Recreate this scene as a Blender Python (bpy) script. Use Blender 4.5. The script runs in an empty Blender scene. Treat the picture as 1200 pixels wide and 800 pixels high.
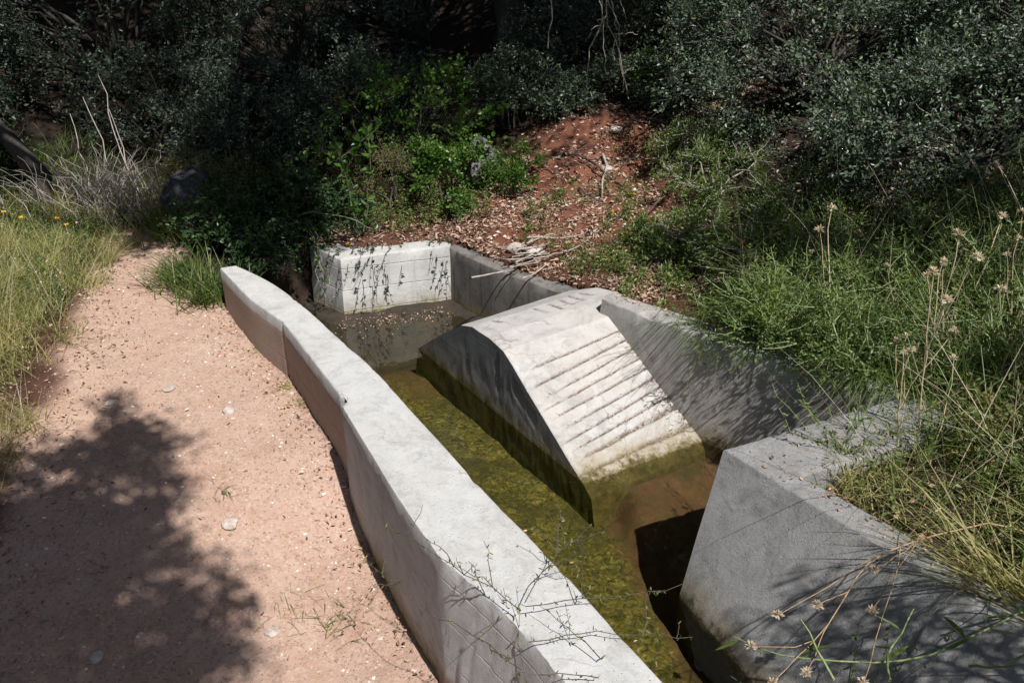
import bpy, math, random
import numpy as np
from mathutils import Vector, Matrix

# ------------------------------------------------------------------ camera, sky, sun
S = bpy.context.scene
COL = S.collection
cam_d = bpy.data.cameras.new("camera"); cam = bpy.data.objects.new("camera", cam_d); COL.objects.link(cam)
cam_d.sensor_width = 36; cam_d.lens = 30; cam_d.clip_start = 0.05; cam_d.clip_end = 500
cam.location = (0, 0, 1.4); cam.rotation_euler = (math.radians(65), 0, 0)
S.camera = cam
S.render.resolution_x = 1024; S.render.resolution_y = 682
SUN_EL = math.radians(55); SUN_AZ = math.radians(149.5)      # azimuth clockwise from +Y: behind the camera, to the right
SD = np.array([math.sin(SUN_AZ)*math.cos(SUN_EL), math.cos(SUN_AZ)*math.cos(SUN_EL), math.sin(SUN_EL)])
world = bpy.data.worlds.new("World"); S.world = world; world.use_nodes = True
wn = world.node_tree.nodes; wl = world.node_tree.links
sky = wn.new('ShaderNodeTexSky'); sky.sky_type = 'NISHITA'; sky.sun_disc = False
sky.sun_elevation = SUN_EL; sky.sun_rotation = SUN_AZ
bg = wn['Background']; bg.inputs['Strength'].default_value = 0.05
wl.new(sky.outputs[0], bg.inputs[0])
sun_d = bpy.data.lights.new("sun", 'SUN'); sun_d.energy = 5.0; sun_d.angle = math.radians(0.55); sun_d.color = (1.0, 0.975, 0.94)
sun = bpy.data.objects.new("sun", sun_d); COL.objects.link(sun); sun.location = (3, -6, 9)
sun.rotation_euler = Vector(SD).to_track_quat('Z', 'Y').to_euler()
S.view_settings.view_transform = 'Standard'; S.view_settings.look = 'None'
S.view_settings.exposure = 0.48; S.view_settings.gamma = 1.0

# ------------------------------------------------------------------ numpy helpers
R = np.random.default_rng(7)

def _h(ix, iy, iz):
    n = (ix*374761393 + iy*668265263 + iz*2147483647) & 0xffffffff
    n = ((n ^ (n >> 13))*1274126177) & 0xffffffff
    return ((n ^ (n >> 16)) & 0xffff)/65535.0

def vn(P, s=1.0, seed=0):
    """value noise -1..1 at points P (n,3) with frequency s"""
    Q = np.asarray(P, float)*s + seed*17.31 + 500.0
    I = np.floor(Q).astype(np.int64); f = Q - I; f = f*f*(3-2*f)
    r = 0
    for dx in (0, 1):
        wx = f[:, 0] if dx else 1-f[:, 0]
        for dy in (0, 1):
            wy = f[:, 1] if dy else 1-f[:, 1]
            for dz in (0, 1):
                wz = f[:, 2] if dz else 1-f[:, 2]
                r = r + wx*wy*wz*_h(I[:, 0]+dx, I[:, 1]+dy, I[:, 2]+dz)
    return r*2-1

def fbm(P, s, o=4, seed=0, g=.5):
    r = 0; a = 1; t = 0
    for k in range(o):
        r = r + a*vn(P, s*2.03**k, seed+k); t += a; a *= g
    return r/t

def P3(x, y, z=0.0):
    x = np.asarray(x, float); return np.stack([x, np.asarray(y, float)+0*x, np.zeros_like(x)+z], 1)

def inpoly(x, y, poly):
    x = np.asarray(x, float); y = np.asarray(y, float); c = np.zeros(x.shape, bool)
    n = len(poly)
    for i in range(n):
        x0, y0 = poly[i]; x1, y1 = poly[(i+1) % n]
        if y0 == y1: continue
        m = ((y0 > y) != (y1 > y)) & (x < (x1-x0)*(y-y0)/(y1-y0)+x0)
        c ^= m
    return c

def dline(x, y, pts):
    """distance to an open polyline"""
    d = np.full(np.shape(x), 1e9)
    for (x0, y0), (x1, y1) in zip(pts, pts[1:]):
        dx, dy = x1-x0, y1-y0
        t = np.clip(((x-x0)*dx+(y-y0)*dy)/(dx*dx+dy*dy+1e-12), 0, 1)
        d = np.minimum(d, np.hypot(x-x0-t*dx, y-y0-t*dy))
    return d

def sstep(a, b, x):
    t = np.clip((x-a)/(b-a), 0, 1); return t*t*(3-2*t)

def mesh_from(name, V, F, rnd=None, smooth=False, attrs=None):
    """V (n,3); F list of (k,m) index arrays of equal-size faces"""
    V = np.asarray(V, np.float32)
    if not isinstance(F, list): F = [F]
    F = [np.asarray(f, np.int32) for f in F if len(f)]
    me = bpy.data.meshes.new(name)
    me.vertices.add(len(V)); me.vertices.foreach_set('co', V.ravel())
    nl = sum(f.size for f in F); nf = sum(len(f) for f in F)
    me.loops.add(nl); me.loops.foreach_set('vertex_index', np.concatenate([f.ravel() for f in F]))
    me.polygons.add(nf)
    tot = np.concatenate([np.full(len(f), f.shape[1], np.int32) for f in F])
    st = np.concatenate([[0], np.cumsum(tot)[:-1]]).astype(np.int32)
    me.polygons.foreach_set('loop_start', st); me.polygons.foreach_set('loop_total', tot)
    me.polygons.foreach_set('use_smooth', np.full(nf, smooth))
    me.update(calc_edges=True)
    if rnd is not None:
        a = me.attributes.new('rnd', 'FLOAT', 'FACE'); a.data.foreach_set('value', np.asarray(rnd, np.float32))
    for k, v in (attrs or {}).items():
        a = me.attributes.new(k, 'FLOAT', 'POINT'); a.data.foreach_set('value', np.asarray(v, np.float32))
    return me

def link(name, me, mat, parent=None, loc=None):
    """loc: world origin of the object; the mesh is given in world coordinates"""
    o = bpy.data.objects.new(name, me); COL.objects.link(o)
    if mat is not None and not me.materials: me.materials.append(mat)
    if parent is not None:
        loc = np.array(parent['_o']); o.parent = parent
    elif loc is not None:
        o.location = loc
    if loc is not None:
        me.transform(Matrix.Translation(-Vector(loc)))
    return o

def tag(o, label=None, cat=None, group=None, kind=None):
    for k, v in (('label', label), ('category', cat), ('group', group), ('kind', kind)):
        if v: o[k] = v
    return o

EMPT = []
def thing(name, loc, label, cat, group=None):
    o = bpy.data.objects.new(name, None); COL.objects.link(o); o.location = loc; o.empty_display_size = .1
    o['_o'] = list(map(float, loc)); EMPT.append(o)
    return tag(o, label, cat, group)

def copy_tree(o, loc, rotz=0., scale=1., label=None):
    c = o.copy(); COL.objects.link(c); c.location = loc; c.rotation_euler.z = rotz; c.scale = (scale,)*3
    if label: c['label'] = label
    for ch in o.children:
        k = ch.copy(); COL.objects.link(k); k.parent = c
        for g in ch.children:
            gg = g.copy(); COL.objects.link(gg); gg.parent = k
    return c

# ------------------------------------------------------------------ shape generators
def leaves(P, D, size, wid=.5, fold=.25, seed=0, simple=False, droop=0.):
    """P (n,3) bases, D (n,3) leaf directions; returns V,F,rnd. Each leaf is two folded faces."""
    r = np.random.default_rng(seed); n = len(P)
    D = D/np.linalg.norm(D, axis=1, keepdims=True)
    A = r.normal(size=(n, 3)); U = np.cross(D, A); U /= np.linalg.norm(U, axis=1, keepdims=True)+1e-9
    N = np.cross(U, D)
    s = (np.asarray(size)*(r.uniform(.6, 1.25, n)))[:, None]
    w = s*wid*r.uniform(.8, 1.15, n)[:, None]*.5
    f = fold*w
    b = P; t = P + D*s - N*s*droop
    if simple:
        V = np.stack([b, P+D*s*.5+U*w+N*f, t, P+D*s*.5-U*w+N*f], 1).reshape(-1, 3)
        i = np.arange(n)[:, None]*4
        return V, i+np.array([[0, 1, 2, 3]]), r.random(n)
    l1 = P+D*s*.3+U*w*.92+N*f; l2 = P+D*s*.72+U*w*.78+N*f-N*s*droop*.5
    r1 = P+D*s*.3-U*w*.92+N*f; r2 = P+D*s*.72-U*w*.78+N*f-N*s*droop*.5
    V = np.stack([b, l1, l2, t, r2, r1], 1).reshape(-1, 3)
    i = np.arange(n)[:, None]*6
    F = np.concatenate([i+np.array([[0, 1, 2, 3]]), i+np.array([[0, 3, 4, 5]])])
    q = r.random(n)
    return V, F, np.concatenate([q, q])

def blades(P, D, L, w, bend=.5, seed=0, segs=3):
    """grass blades: P base, D initial direction, L length, w width; bends towards its lean and down"""
    r = np.random.default_rng(seed); n = len(P)
    D = D/np.linalg.norm(D, axis=1, keepdims=True)
    Hh = D.copy(); Hh[:, 2] = 0; Hh += r.normal(size=(n, 3))*[.25, .25, 0]
    Hh /= np.linalg.norm(Hh, axis=1, keepdims=True)+1e-9
    side = np.stack([-Hh[:, 1], Hh[:, 0], np.zeros(n)], 1)
    side += r.normal(size=(n, 3))*.3
    side /= np.linalg.norm(side, axis=1, keepdims=True)
    L = (np.asarray(L)*np.ones(n))[:, None]; w = (np.asarray(w)*np.ones(n))[:, None]
    bd = (bend*r.uniform(.4, 1.6, n))[:, None]
    rows = []
    p = P.copy(); d = D.copy()
    for k in range(segs+1):
        t = k/segs
        ww = w*(1-t**1.5)*.5+w*.04
        rows.append(p-side*ww); rows.append(p+side*ww)
        d = d + Hh*bd/segs*.9 - np.array([0, 0, 1.])*bd/segs*(.5+1.1*t)
        d /= np.linalg.norm(d, axis=1, keepdims=True)
        p = p + d*L/segs
    V = np.stack(rows, 1).reshape(-1, 3); m = 2*(segs+1)
    i = np.arange(n)[:, None]*m
    F = np.concatenate([i+np.array([[2*k, 2*k+1, 2*k+3, 2*k+2]]) for k in range(segs)])
    q = r.random(n)
    return V, F, np.tile(q, segs)

def tube(pts, r0, r1, n=6, jit=0., seed=0):
    pts = np.asarray(pts, float); m = len(pts)
    rr = np.random.default_rng(seed)
    T = np.gradient(pts, axis=0); T /= np.linalg.norm(T, axis=1, keepdims=True)+1e-9
    ref = np.array([0.3, 0.2, .93]) if abs(T[0][2]) < .9 else np.array([1., .1, 0])
    U = np.cross(T, ref); U /= np.linalg.norm(U, axis=1, keepdims=True)+1e-9; W = np.cross(T, U)
    rad = np.linspace(r0, r1, m)*(1+jit*rr.normal(size=m))
    a = np.linspace(0, 2*np.pi, n, endpoint=False)
    V = pts[:, None]+rad[:, None, None]*(np.cos(a)[None, :, None]*U[:, None]+np.sin(a)[None, :, None]*W[:, None])
    i = np.arange(m-1)[:, None]*n; j = np.arange(n)[None, :]; j2 = (j+1) % n
    F = np.stack([i+j, i+j2, i+n+j2, i+n+j], 2).reshape(-1, 4)
    return V.reshape(-1, 3), F

def merge(L):
    V = []; F = []; Q = []; o = 0
    for it in L:
        V.append(it[0]); F.append(it[1]+o); o += len(it[0])
        Q.append(it[2] if len(it) > 2 else np.full(len(it[1]), .5))
    return np.concatenate(V), np.concatenate(F), np.concatenate(Q)

def wobble(a, b, n, amp, rr, sag=0.):
    a = np.asarray(a, float); b = np.asarray(b, float)
    t = np.linspace(0, 1, n)[:, None]; L = np.linalg.norm(b-a)
    p = a*(1-t)+b*t
    k = rr.normal(size=(n, 3))*amp*L/n**.5; k = np.cumsum(k, 0); k -= t*k[-1:]
    p = p+k*np.minimum(1, t*4); p[:, 2] -= sag*L*(t[:, 0]*(1-t[:, 0]))*4
    return p

def unit(n, rr):
    v = rr.normal(size=(n, 3)); return v/np.linalg.norm(v, axis=1, keepdims=True)

# ------------------------------------------------------------------ materials
def nodes_mat(name):
    m = bpy.data.materials.new(name); m.use_nodes = True
    nt = m.node_tree; b = nt.nodes['Principled BSDF']
    return m, nt, b

class NB:
    def __init__(s, nt): s.nt = nt
    def n(s, t, **k):
        x = s.nt.nodes.new(t)
        for a, v in k.items(): setattr(x, a, v)
        return x
    def l(s, a, b): s.nt.links.new(a, b)
    def pos(s): return s.n('ShaderNodeNewGeometry').outputs['Position']
    def noise(s, vec, sc, det=4, rough=.55, dist=0.):
        x = s.n('ShaderNodeTexNoise'); x.inputs['Scale'].default_value = sc; x.inputs['Detail'].default_value = det
        x.inputs['Roughness'].default_value = rough; x.inputs['Distortion'].default_value = dist
        if vec is not None: s.l(vec, x.inputs['Vector'])
        return x.outputs['Fac']
    def vor(s, vec, sc, feat='F1', out='Distance'):
        x = s.n('ShaderNodeTexVoronoi', feature=feat); x.inputs['Scale'].default_value = sc
        if vec is not None: s.l(vec, x.inputs['Vector'])
        return x.outputs[out]
    def ramp(s, f, stops):
        x = s.n('ShaderNodeValToRGB'); e = x.color_ramp.elements
        while len(e) < len(stops): e.new(.5)
        for q, (p, c) in zip(e, stops):
            q.position = p; q.color = (*c, 1) if len(c) == 3 else c
        s.l(f, x.inputs[0]); return x.outputs[0]
    def fr(s, f, a, b, c=0., d=1.):
        x = s.n('ShaderNodeMapRange'); x.inputs[1].default_value = a; x.inputs[2].default_value = b
        x.inputs[3].default_value = c; x.inputs[4].default_value = d; s.l(f, x.inputs[0]); return x.outputs[0]
    def mix(s, f, a, b, mode='MIX'):
        x = s.n('ShaderNodeMix', data_type='RGBA', blend_type=mode)
        for v, i in ((f, 0), (a, 6), (b, 7)):
            if hasattr(v, 'is_output'): s.l(v, x.inputs[i])
            elif i == 0: x.inputs[0].default_value = v
            else: x.inputs[i].default_value = (*v, 1)
        return x.outputs[2]
    def math(s, op, a, b=0., c=None):
        x = s.n('ShaderNodeMath', operation=op)
        for i, v in enumerate((a, b, c)):
            if v is None: continue
            if hasattr(v, 'is_output'): s.l(v, x.inputs[i])
            else: x.inputs[i].default_value = v
        return x.outputs[0]
    def attr(s, name):
        x = s.n('ShaderNodeAttribute', attribute_name=name); return x.outputs['Fac']
    def bump(s, h, strength, dist, nrm=None):
        x = s.n('ShaderNodeBump'); x.inputs['Strength'].default_value = strength; x.inputs['Distance'].default_value = dist
        s.l(h, x.inputs['Height'])
        if nrm is not None: s.l(nrm, x.inputs['Normal'])
        return x.outputs['Normal']
    def sep(s, v):
        x = s.n('ShaderNodeSeparateXYZ'); s.l(v, x.inputs[0]); return x.outputs
    def stretch(s, v, sc, rot=(0, 0, 0)):
        x = s.n('ShaderNodeMapping'); x.inputs['Scale'].default_value = sc; x.inputs['Rotation'].default_value = rot
        s.l(v, x.inputs[0]); return x.outputs[0]

def concrete(name, weed=((.05, .055, .012), (.15, .145, .03)), base=(.44, .43, .415), dark=(.27, .26, .25), clay=0., streak=.3, board=0., pits=1., algae=True, rough_amt=1., warm=0., groove_shade=False):
    m, nt, b = nodes_mat(name); k = NB(nt); p = k.pos()
    big = k.noise(p, 2.6, 6, .6, .4); mid = k.noise(p, 11, 6, .62, .2); fine = k.noise(p, 120, 3, .6)
    c = k.mix(k.fr(mid, .35, .72), base, tuple(v*.86 for v in base))
    c = k.mix(k.math('MULTIPLY', k.fr(big, .48, .72), .55), c, dark)
    # vertical run marks; on the back wall they also paint shadow streaks
    run = k.noise(k.stretch(p, (14, 14, 1.1)), 1.6, 4, .6, .3)
    c = k.mix(k.math('MULTIPLY', k.fr(run, .52, .75), streak), c, tuple(v*.62 for v in dark))
    if warm: c = k.mix(k.math('MULTIPLY', k.fr(k.noise(p, 3.3, 4, .6, .6), .42, .7), warm), c, (.46, .36, .28))
    if clay:
        z = k.sep(p)
        band = k.math('ADD', k.fr(z[2], -.07, -.012, .75, -1.2), k.fr(z[1], 2.44, 2.56, -.62, .25))
        band = k.math('ADD', band, k.fr(z[2], -.45, -.30, .5, 0.))
        lump = k.math('ADD', band, k.fr(k.noise(k.stretch(p, (1, 1, 2.2)), 4.5, 6, .7, .6), .3, .7, -.55, .25))
        c = k.mix(k.math('MULTIPLY', k.fr(lump, .1, .55), clay), c, (.30, .19, .14))
    # hairline cracks, blotches, rain-washed dirt
    wn_ = k.n('ShaderNodeVectorMath', operation='ADD'); nz_ = k.n('ShaderNodeTexNoise'); nz_.inputs['Scale'].default_value = 5; nz_.inputs['Detail'].default_value = 6
    nt.links.new(p, nz_.inputs['Vector']); nt.links.new(p, wn_.inputs[0]); sc_ = k.n('ShaderNodeVectorMath', operation='SCALE'); sc_.inputs['Scale'].default_value = .35
    nt.links.new(nz_.outputs['Color'], sc_.inputs[0]); nt.links.new(sc_.outputs[0], wn_.inputs[1])
    ck = k.vor(wn_.outputs[0], 1.9, 'DISTANCE_TO_EDGE')
    ckm = k.math('MULTIPLY', k.fr(ck, .0, .006, 1, 0), k.fr(k.noise(p, 2.2, 2), .5, .6))
    c = k.mix(k.math('MULTIPLY', ckm, .7), c, (.10, .09, .08))
    bl = k.noise(wn_.outputs[0], 7, 6, .75)
    c = k.mix(k.fr(bl, .50, .68, 0, .6), c, tuple(v*.70 for v in dark))
    c = k.mix(k.fr(k.noise(k.stretch(wn_.outputs[0], (9, 9, 1.3)), 2.4, 6, .75), .52, .66, 0, .32), c, tuple(v*.5 for v in dark))
    c = k.mix(k.fr(bl, .30, .42, .35, 0), c, tuple(min(1, v*1.18) for v in base))
    c = k.mix(k.math('MULTIPLY', k.fr(k.vor(wn_.outputs[0], 16), .0, .05, 1, 0), .7), c, (.07, .06, .05))
    # specks
    sp = k.vor(p, 230); c = k.mix(k.math('MULTIPLY', k.fr(sp, .0, .16, 1, 0), .35), c, (.12, .11, .10))
    c = k.mix(k.fr(fine, .3, .75, 0., .22), c, tuple(min(1, v*1.25) for v in base))
    if groove_shade: c = k.mix(k.math('MULTIPLY', k.attr('groove_shade'), k.fr(k.noise(p, 40, 4, .7), .3, .55)), c, (.075, .05, .035))  # dark brown band paints the shade of grooves and marks
    if algae:
        z = k.sep(p)[2]; wob = k.math('ADD', k.fr(k.noise(p, 9, 4, .6), .2, .8, -.03, .03), k.fr(k.noise(p, 38, 6, .8), .25, .75, -.035, .035))
        zz = k.math('ADD', z, wob)
        c = k.mix(k.math('MULTIPLY', k.fr(zz, -.36, -.45, 0, 1), .75), c, (.20, .15, .06))
        c = k.mix(k.fr(zz, -.425, -.455, 0, 1), c, k.mix(k.fr(k.math('ADD', k.math('MULTIPLY', k.noise(p, 34, 6, .8), .6), k.math('MULTIPLY', k.noise(p, 7, 4, .7), .4)), .38, .60), *weed))
    nt.links.new(c, b.inputs['Base Color']); b.inputs['Roughness'].default_value = .88
    b.inputs['Specular IOR Level'].default_value = .3
    h = k.math('ADD', k.math('MULTIPLY', mid, .5), k.math('MULTIPLY', fine, .18*rough_amt))
    h = k.math('ADD', h, k.math('MULTIPLY', k.noise(p, 130, 6, .85), .42*rough_amt))
    h = k.math('ADD', h, k.math('MULTIPLY', k.fr(k.noise(p, 22, 8, .85), .48, .56), .16*(rough_amt-.6)))
    pit = k.fr(k.vor(p, 95), .05, .26, -1.1*pits, 0.)
    pm = k.fr(k.noise(p, 21, 3), .52, .6); h = k.math('ADD', h, k.math('MULTIPLY', pit, pm))
    if board:
        bz = k.noise(k.stretch(p, (2, 2, 42), (0, 0, 0)), 1., 3, .7)
        h = k.math('ADD', h, k.math('MULTIPLY', bz, board)); h = k.math('ADD', h, k.math('MULTIPLY', k.fr(k.math('ABSOLUTE', k.math('SUBTRACT', k.math('FRACT', k.math('MULTIPLY', k.math('ADD', k.sep(p)[2], k.fr(k.noise(p, 3, 2), 0, 1, -.006, .006)), 8.3)), .5)), .0, .03, 1, 0), -.8))
    nt.links.new(k.bump(h, .6, .006*rough_amt**.5), b.inputs['Normal'])
    return m

def leafmat(name, c0, c1, c2=None, rough=.45, trans=.35, spec=.5, back=None):
    m, nt, b = nodes_mat(name); k = NB(nt)
    r = k.attr('rnd'); st = [(0., c0), (.75, c1)]
    if c2: st += [(.93, c1), (1., c2)]
    c = k.ramp(r, st)
    if back:
        g = k.n('ShaderNodeNewGeometry').outputs['Backfacing']; c = k.mix(g, c, back)
    nt.links.new(c, b.inputs['Base Color']); b.inputs['Roughness'].default_value = rough
    b.inputs['Specular IOR Level'].default_value = spec
    t = k.n('ShaderNodeBsdfTranslucent'); tc = k.mix(.5, c, k.mix(1., c, (1.5, 1.7, .5), 'MULTIPLY')); nt.links.new(tc, t.inputs[0])
    ms = k.n('ShaderNodeMixShader'); ms.inputs[0].default_value = trans
    nt.links.new(b.outputs[0], ms.inputs[1]); nt.links.new(t.outputs[0], ms.inputs[2])
    nt.links.new(ms.outputs[0], nt.nodes['Material Output'].inputs['Surface'])
    return m

def bark(name, a, bcol, sc=30, rough=.9):
    m, nt, b = nodes_mat(name); k = NB(nt); p = k.pos()
    n1 = k.noise(k.stretch(p, (1, 1, .35)), sc, 5, .65, .4)
    nt.links.new(k.mix(k.fr(n1, .35, .68), a, bcol), b.inputs['Base Color']); b.inputs['Roughness'].default_value = rough
    nt.links.new(k.bump(n1, .8, .008), b.inputs['Normal']); return m

M = {}
M['par_side'] = concrete('concrete_parapet', base=(.46, .455, .445), dark=(.31, .295, .27), clay=0.95, streak=.12, board=.35)
M['conc_end'] = concrete('concrete_end_wall', base=(.45, .445, .43), dark=(.33, .32, .30), streak=.35, board=.2)
M['conc_back'] = concrete('concrete_back_wall', base=(.17, .16, .148), dark=(.055, .045, .038), streak=.95, warm=.12)  # overhead shade and its streaks painted in by dark base and strong runs
M['conc_ramp'] = concrete('concrete_ramp', base=(.43, .415, .40), dark=(.27, .25, .23), streak=.12, warm=.22, weed=((.030, .024, .008), (.115, .090, .03)), groove_shade=True)
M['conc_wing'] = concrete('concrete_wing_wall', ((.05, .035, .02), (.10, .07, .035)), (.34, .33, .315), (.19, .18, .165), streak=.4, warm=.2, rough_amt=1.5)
M['conc_block'] = concrete('concrete_abutment', ((.03, .026, .016), (.07, .06, .03)), (.33, .33, .33), (.14, .13, .12), streak=.3, warm=.15, rough_amt=4.5, pits=2.)
M['conc_side_shaded'] = concrete('concrete_ramp_side_shaded', base=(.23, .235, .24), dark=(.09, .09, .09), streak=.6, board=.3, rough_amt=1.8)  # ramp concrete again, darkened to paint in the shade on its side
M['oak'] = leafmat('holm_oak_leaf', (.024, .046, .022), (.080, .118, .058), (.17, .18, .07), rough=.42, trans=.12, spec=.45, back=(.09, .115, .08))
M['oak_shaded'] = leafmat('holm_oak_leaf_shaded', (.018, .034, .018), (.062, .092, .050), (.11, .13, .05), rough=.45, trans=.10, spec=.45, back=(.09, .11, .09))  # same oak leaf, with the shade of the wood put into its colour
M['bright'] = leafmat('fresh_leaf', (.035, .085, .012), (.10, .20, .03), (.25, .30, .05), rough=.4, trans=.45)
M['herb'] = leafmat('herb_leaf', (.035, .065, .016), (.155, .22, .05), (.48, .42, .20), rough=.5, trans=.4)
M['ivy'] = leafmat('ivy_leaf', (.012, .03, .010), (.038, .075, .024), (.12, .18, .05), rough=.42, trans=.2, spec=.4)
M['grass_dry'] = leafmat('dry_grass', (.15, .16, .045), (.42, .37, .16), (.58, .48, .28), rough=.6, trans=.4)
M['grass_green'] = leafmat('green_grass', (.035, .07, .015), (.13, .18, .045), (.36, .32, .14), rough=.5, trans=.4)
M['olive'] = leafmat('olive_leaf', (.07, .08, .02), (.20, .18, .06), (.3, .24, .1), rough=.6, trans=.35)
M['litter'] = leafmat('dead_leaf', (.10, .05, .03), (.50, .34, .25), (.72, .60, .50), rough=.75, trans=.12, spec=.2)
M['seed'] = leafmat('seed_head', (.35, .27, .19), (.6, .5, .4), (.7, .62, .52), rough=.8, trans=.35, spec=.1)
M['straw'] = bark('straw_stem', (.42, .33, .2), (.55, .46, .3), 60)
M['stem_green'] = bark('green_stem', (.12, .17, .06), (.24, .29, .12), 40, .5)
M['rust_stem'] = bark('rusty_stem', (.22, .13, .07), (.40, .28, .16), 40, .6)
M['twig'] = bark('grey_twig', (.22, .19, .16), (.42, .38, .34), 50)
M['twig_dark'] = bark('dark_twig', (.05, .035, .03), (.11, .085, .07), 50)
M['bark'] = bark('oak_bark', (.022, .018, .016), (.065, .058, .05), 18)
M['rock'] = bark('limestone', (.035, .035, .034), (.20, .195, .19), 16)
M['stone'] = bark('pale_stone', (.30, .24, .20), (.50, .44, .40), 30)
M['rock_dark'] = bark('dark_rock', (.02, .02, .023), (.075, .078, .085), 16)
M['yellow'] = leafmat('yellow_petal', (.7, .42, .02), (.8, .55, .03), rough=.6, trans=.3)

def pebmat():
    m, nt, b = nodes_mat('pebble'); k = NB(nt)
    c = k.ramp(k.attr('rnd'), [(0., (.26, .15, .11)), (.45, (.36, .24, .18)), (.7, (.42, .33, .27)), (.93, (.5, .43, .38)), (1., (.68, .64, .6))])
    nt.links.new(c, b.inputs['Base Color']); b.inputs['Roughness'].default_value = .85; return m
M['pebble'] = pebmat()

def groundmat():
    m, nt, b = nodes_mat('soil'); k = NB(nt); p = k.pos()
    big = k.noise(p, 1.7, 5, .6, .5); mid = k.noise(p, 9, 6, .65); fine = k.noise(p, 90, 5, .7)
    grit = k.vor(p, 130, out='Color'); gd = k.vor(p, 130)
    gs = k.sep(grit)
    path = k.mix(k.fr(big, .35, .65), (.385, .262, .205), (.35, .225, .165))
    path = k.mix(k.fr(k.noise(p, 3.2, 6, .7, .8), .50, .68, 0, .55), path, (.30, .165, .11))
    path = k.mix(k.fr(k.noise(p, 5.5, 5, .7, .3), .55, .7, 0, .5), path, (.46, .35, .29))
    path = k.mix(k.fr(mid, .45, .75, 0, .7), path, (.42, .295, .235))
    path = k.mix(k.math('MULTIPLY', k.fr(gs[0], .72, .9), .55), path, (.44, .34, .28))
    path = k.mix(k.math('MULTIPLY', k.fr(gs[1], .78, .95), .5), path, (.20, .13, .10))
    red = k.mix(k.fr(mid, .35, .7), (.105, .040, .024), (.185, .078, .05))
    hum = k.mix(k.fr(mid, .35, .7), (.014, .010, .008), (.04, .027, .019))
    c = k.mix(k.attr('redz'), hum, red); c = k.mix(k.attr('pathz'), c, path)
    nt.links.new(c, b.inputs['Base Color']); b.inputs['Roughness'].default_value = .95; b.inputs['Specular IOR Level'].default_value = .15
    h = k.math('ADD', k.math('MULTIPLY', mid, .6), k.math('MULTIPLY', fine, .25))
    h = k.math('ADD', h, k.math('MULTIPLY', k.fr(gd, 0., .4, 1, 0), k.fr(gs[2], .5, .9, 0., .35)))
    nt.links.new(k.bump(h, .9, .012), b.inputs['Normal']); return m
M['ground'] = groundmat()

def floormat():
    m, nt, b = nodes_mat('basin_floor'); k = NB(nt); p = k.pos()
    tuft = k.noise(p, 38, 6, .75, 1.2); mid = k.noise(p, 6, 5, .65, .5); t2 = k.noise(k.stretch(p, (1, .5, 1), (0, 0, .5)), 90, 4, .7, 1.5)
    g = k.ramp(tuft, [(.38, (.014, .014, .004)), (.48, (.075, .066, .010)), (.57, (.15, .122, .028)), (.70, (.36, .30, .12))])
    g = k.mix(k.fr(t2, .58, .72, 0, .45), g, (.30, .28, .09))
    g = k.mix(k.fr(mid, .45, .66, 0, .8), g, (.04, .034, .008))
    br = k.mix(k.fr(mid, .35, .7), (.075, .034, .018), (.15, .075, .042))
    br = k.mix(k.fr(k.noise(p, 25, 5, .7), .5, .8, 0, .6), br, (.025, .014, .009))
    br = k.mix(k.fr(k.noise(p, 4, 5, .7, 1.), .5, .62, 0, .7), br, (.05, .045, .012))
    si = k.mix(k.fr(mid, .4, .7), (.018, .013, .009), (.05, .034, .02))
    c = k.mix(k.attr('green'), br, g); c = k.mix(k.attr('silt'), c, si)
    nt.links.new(c, b.inputs['Base Color']); b.inputs['Roughness'].default_value = .9
    nt.links.new(k.bump(tuft, .6, .02), b.inputs['Normal']); return m
M['floor'] = floormat()

def watermat():
    m, nt, b = nodes_mat('water'); k = NB(nt); nt.nodes.remove(b)
    p = k.pos()
    h = k.noise(p, 14, 3, .5); nrm = k.bump(h, .10, .01)
    gl = k.n('ShaderNodeBsdfGlossy'); gl.inputs['Roughness'].default_value = .02; nt.links.new(nrm, gl.inputs['Normal'])
    gl.inputs[0].default_value = (1, 1, 1, 1)
    tr = k.n('ShaderNodeBsdfTransparent'); tr.inputs[0].default_value = (.80, .80, .64, 1)
    fr = k.n('ShaderNodeFresnel'); fr.inputs[0].default_value = 1.33; nt.links.new(nrm, fr.inputs['Normal'])
    ms = k.n('ShaderNodeMixShader'); nt.links.new(fr.outputs[0], ms.inputs[0])
    nt.links.new(tr.outputs[0], ms.inputs[1]); nt.links.new(gl.outputs[0], ms.inputs[2])
    nt.links.new(ms.outputs[0], nt.nodes['Material Output'].inputs['Surface']); return m
M['water'] = watermat()

# ------------------------------------------------------------------ plan of the place (metres)
WZ = -.45
PL = [(-1.389, 3.829), (-1.139, 3.441), (-.934, 3.192), (-.583, 2.561), (-.407, 2.191), (-.302, 1.972), (-.190, 1.76), (-.045, 1.60), (.064, 1.45), (.148, 1.30), (.42, .78)]
PR = [(-1.318, 3.864), (-1.091, 3.648), (-.842, 3.299), (-.664, 3.01), (-.485, 2.754), (-.369, 2.525), (-.175, 2.191), (-.064, 1.972), (.038, 1.82), (.14, 1.653), (.217, 1.488), (.321, 1.315), (.60, .82)]
HOLE = [(.52, .7), (.23, 1.315), (.06, 1.66), (-.12, 1.95), (-.29, 2.2), (-.47, 2.55), (-.60, 2.82), (-.88, 3.26), (-1.11, 3.55), (-1.35, 3.85), (-1.44, 4.05),
        (-1.36, 4.34), (-1.10, 4.55), (-.95, 4.41), (-.33, 4.57), (.02, 4.13), (.33, 3.86), (.47, 3.74), (.47, 3.47), (.90, 3.04), (1.34, 2.66), (1.36, 2.50), (.80, 2.235), (.745, 2.15), (1.18, 1.49), (1.72, .68)]
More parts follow.
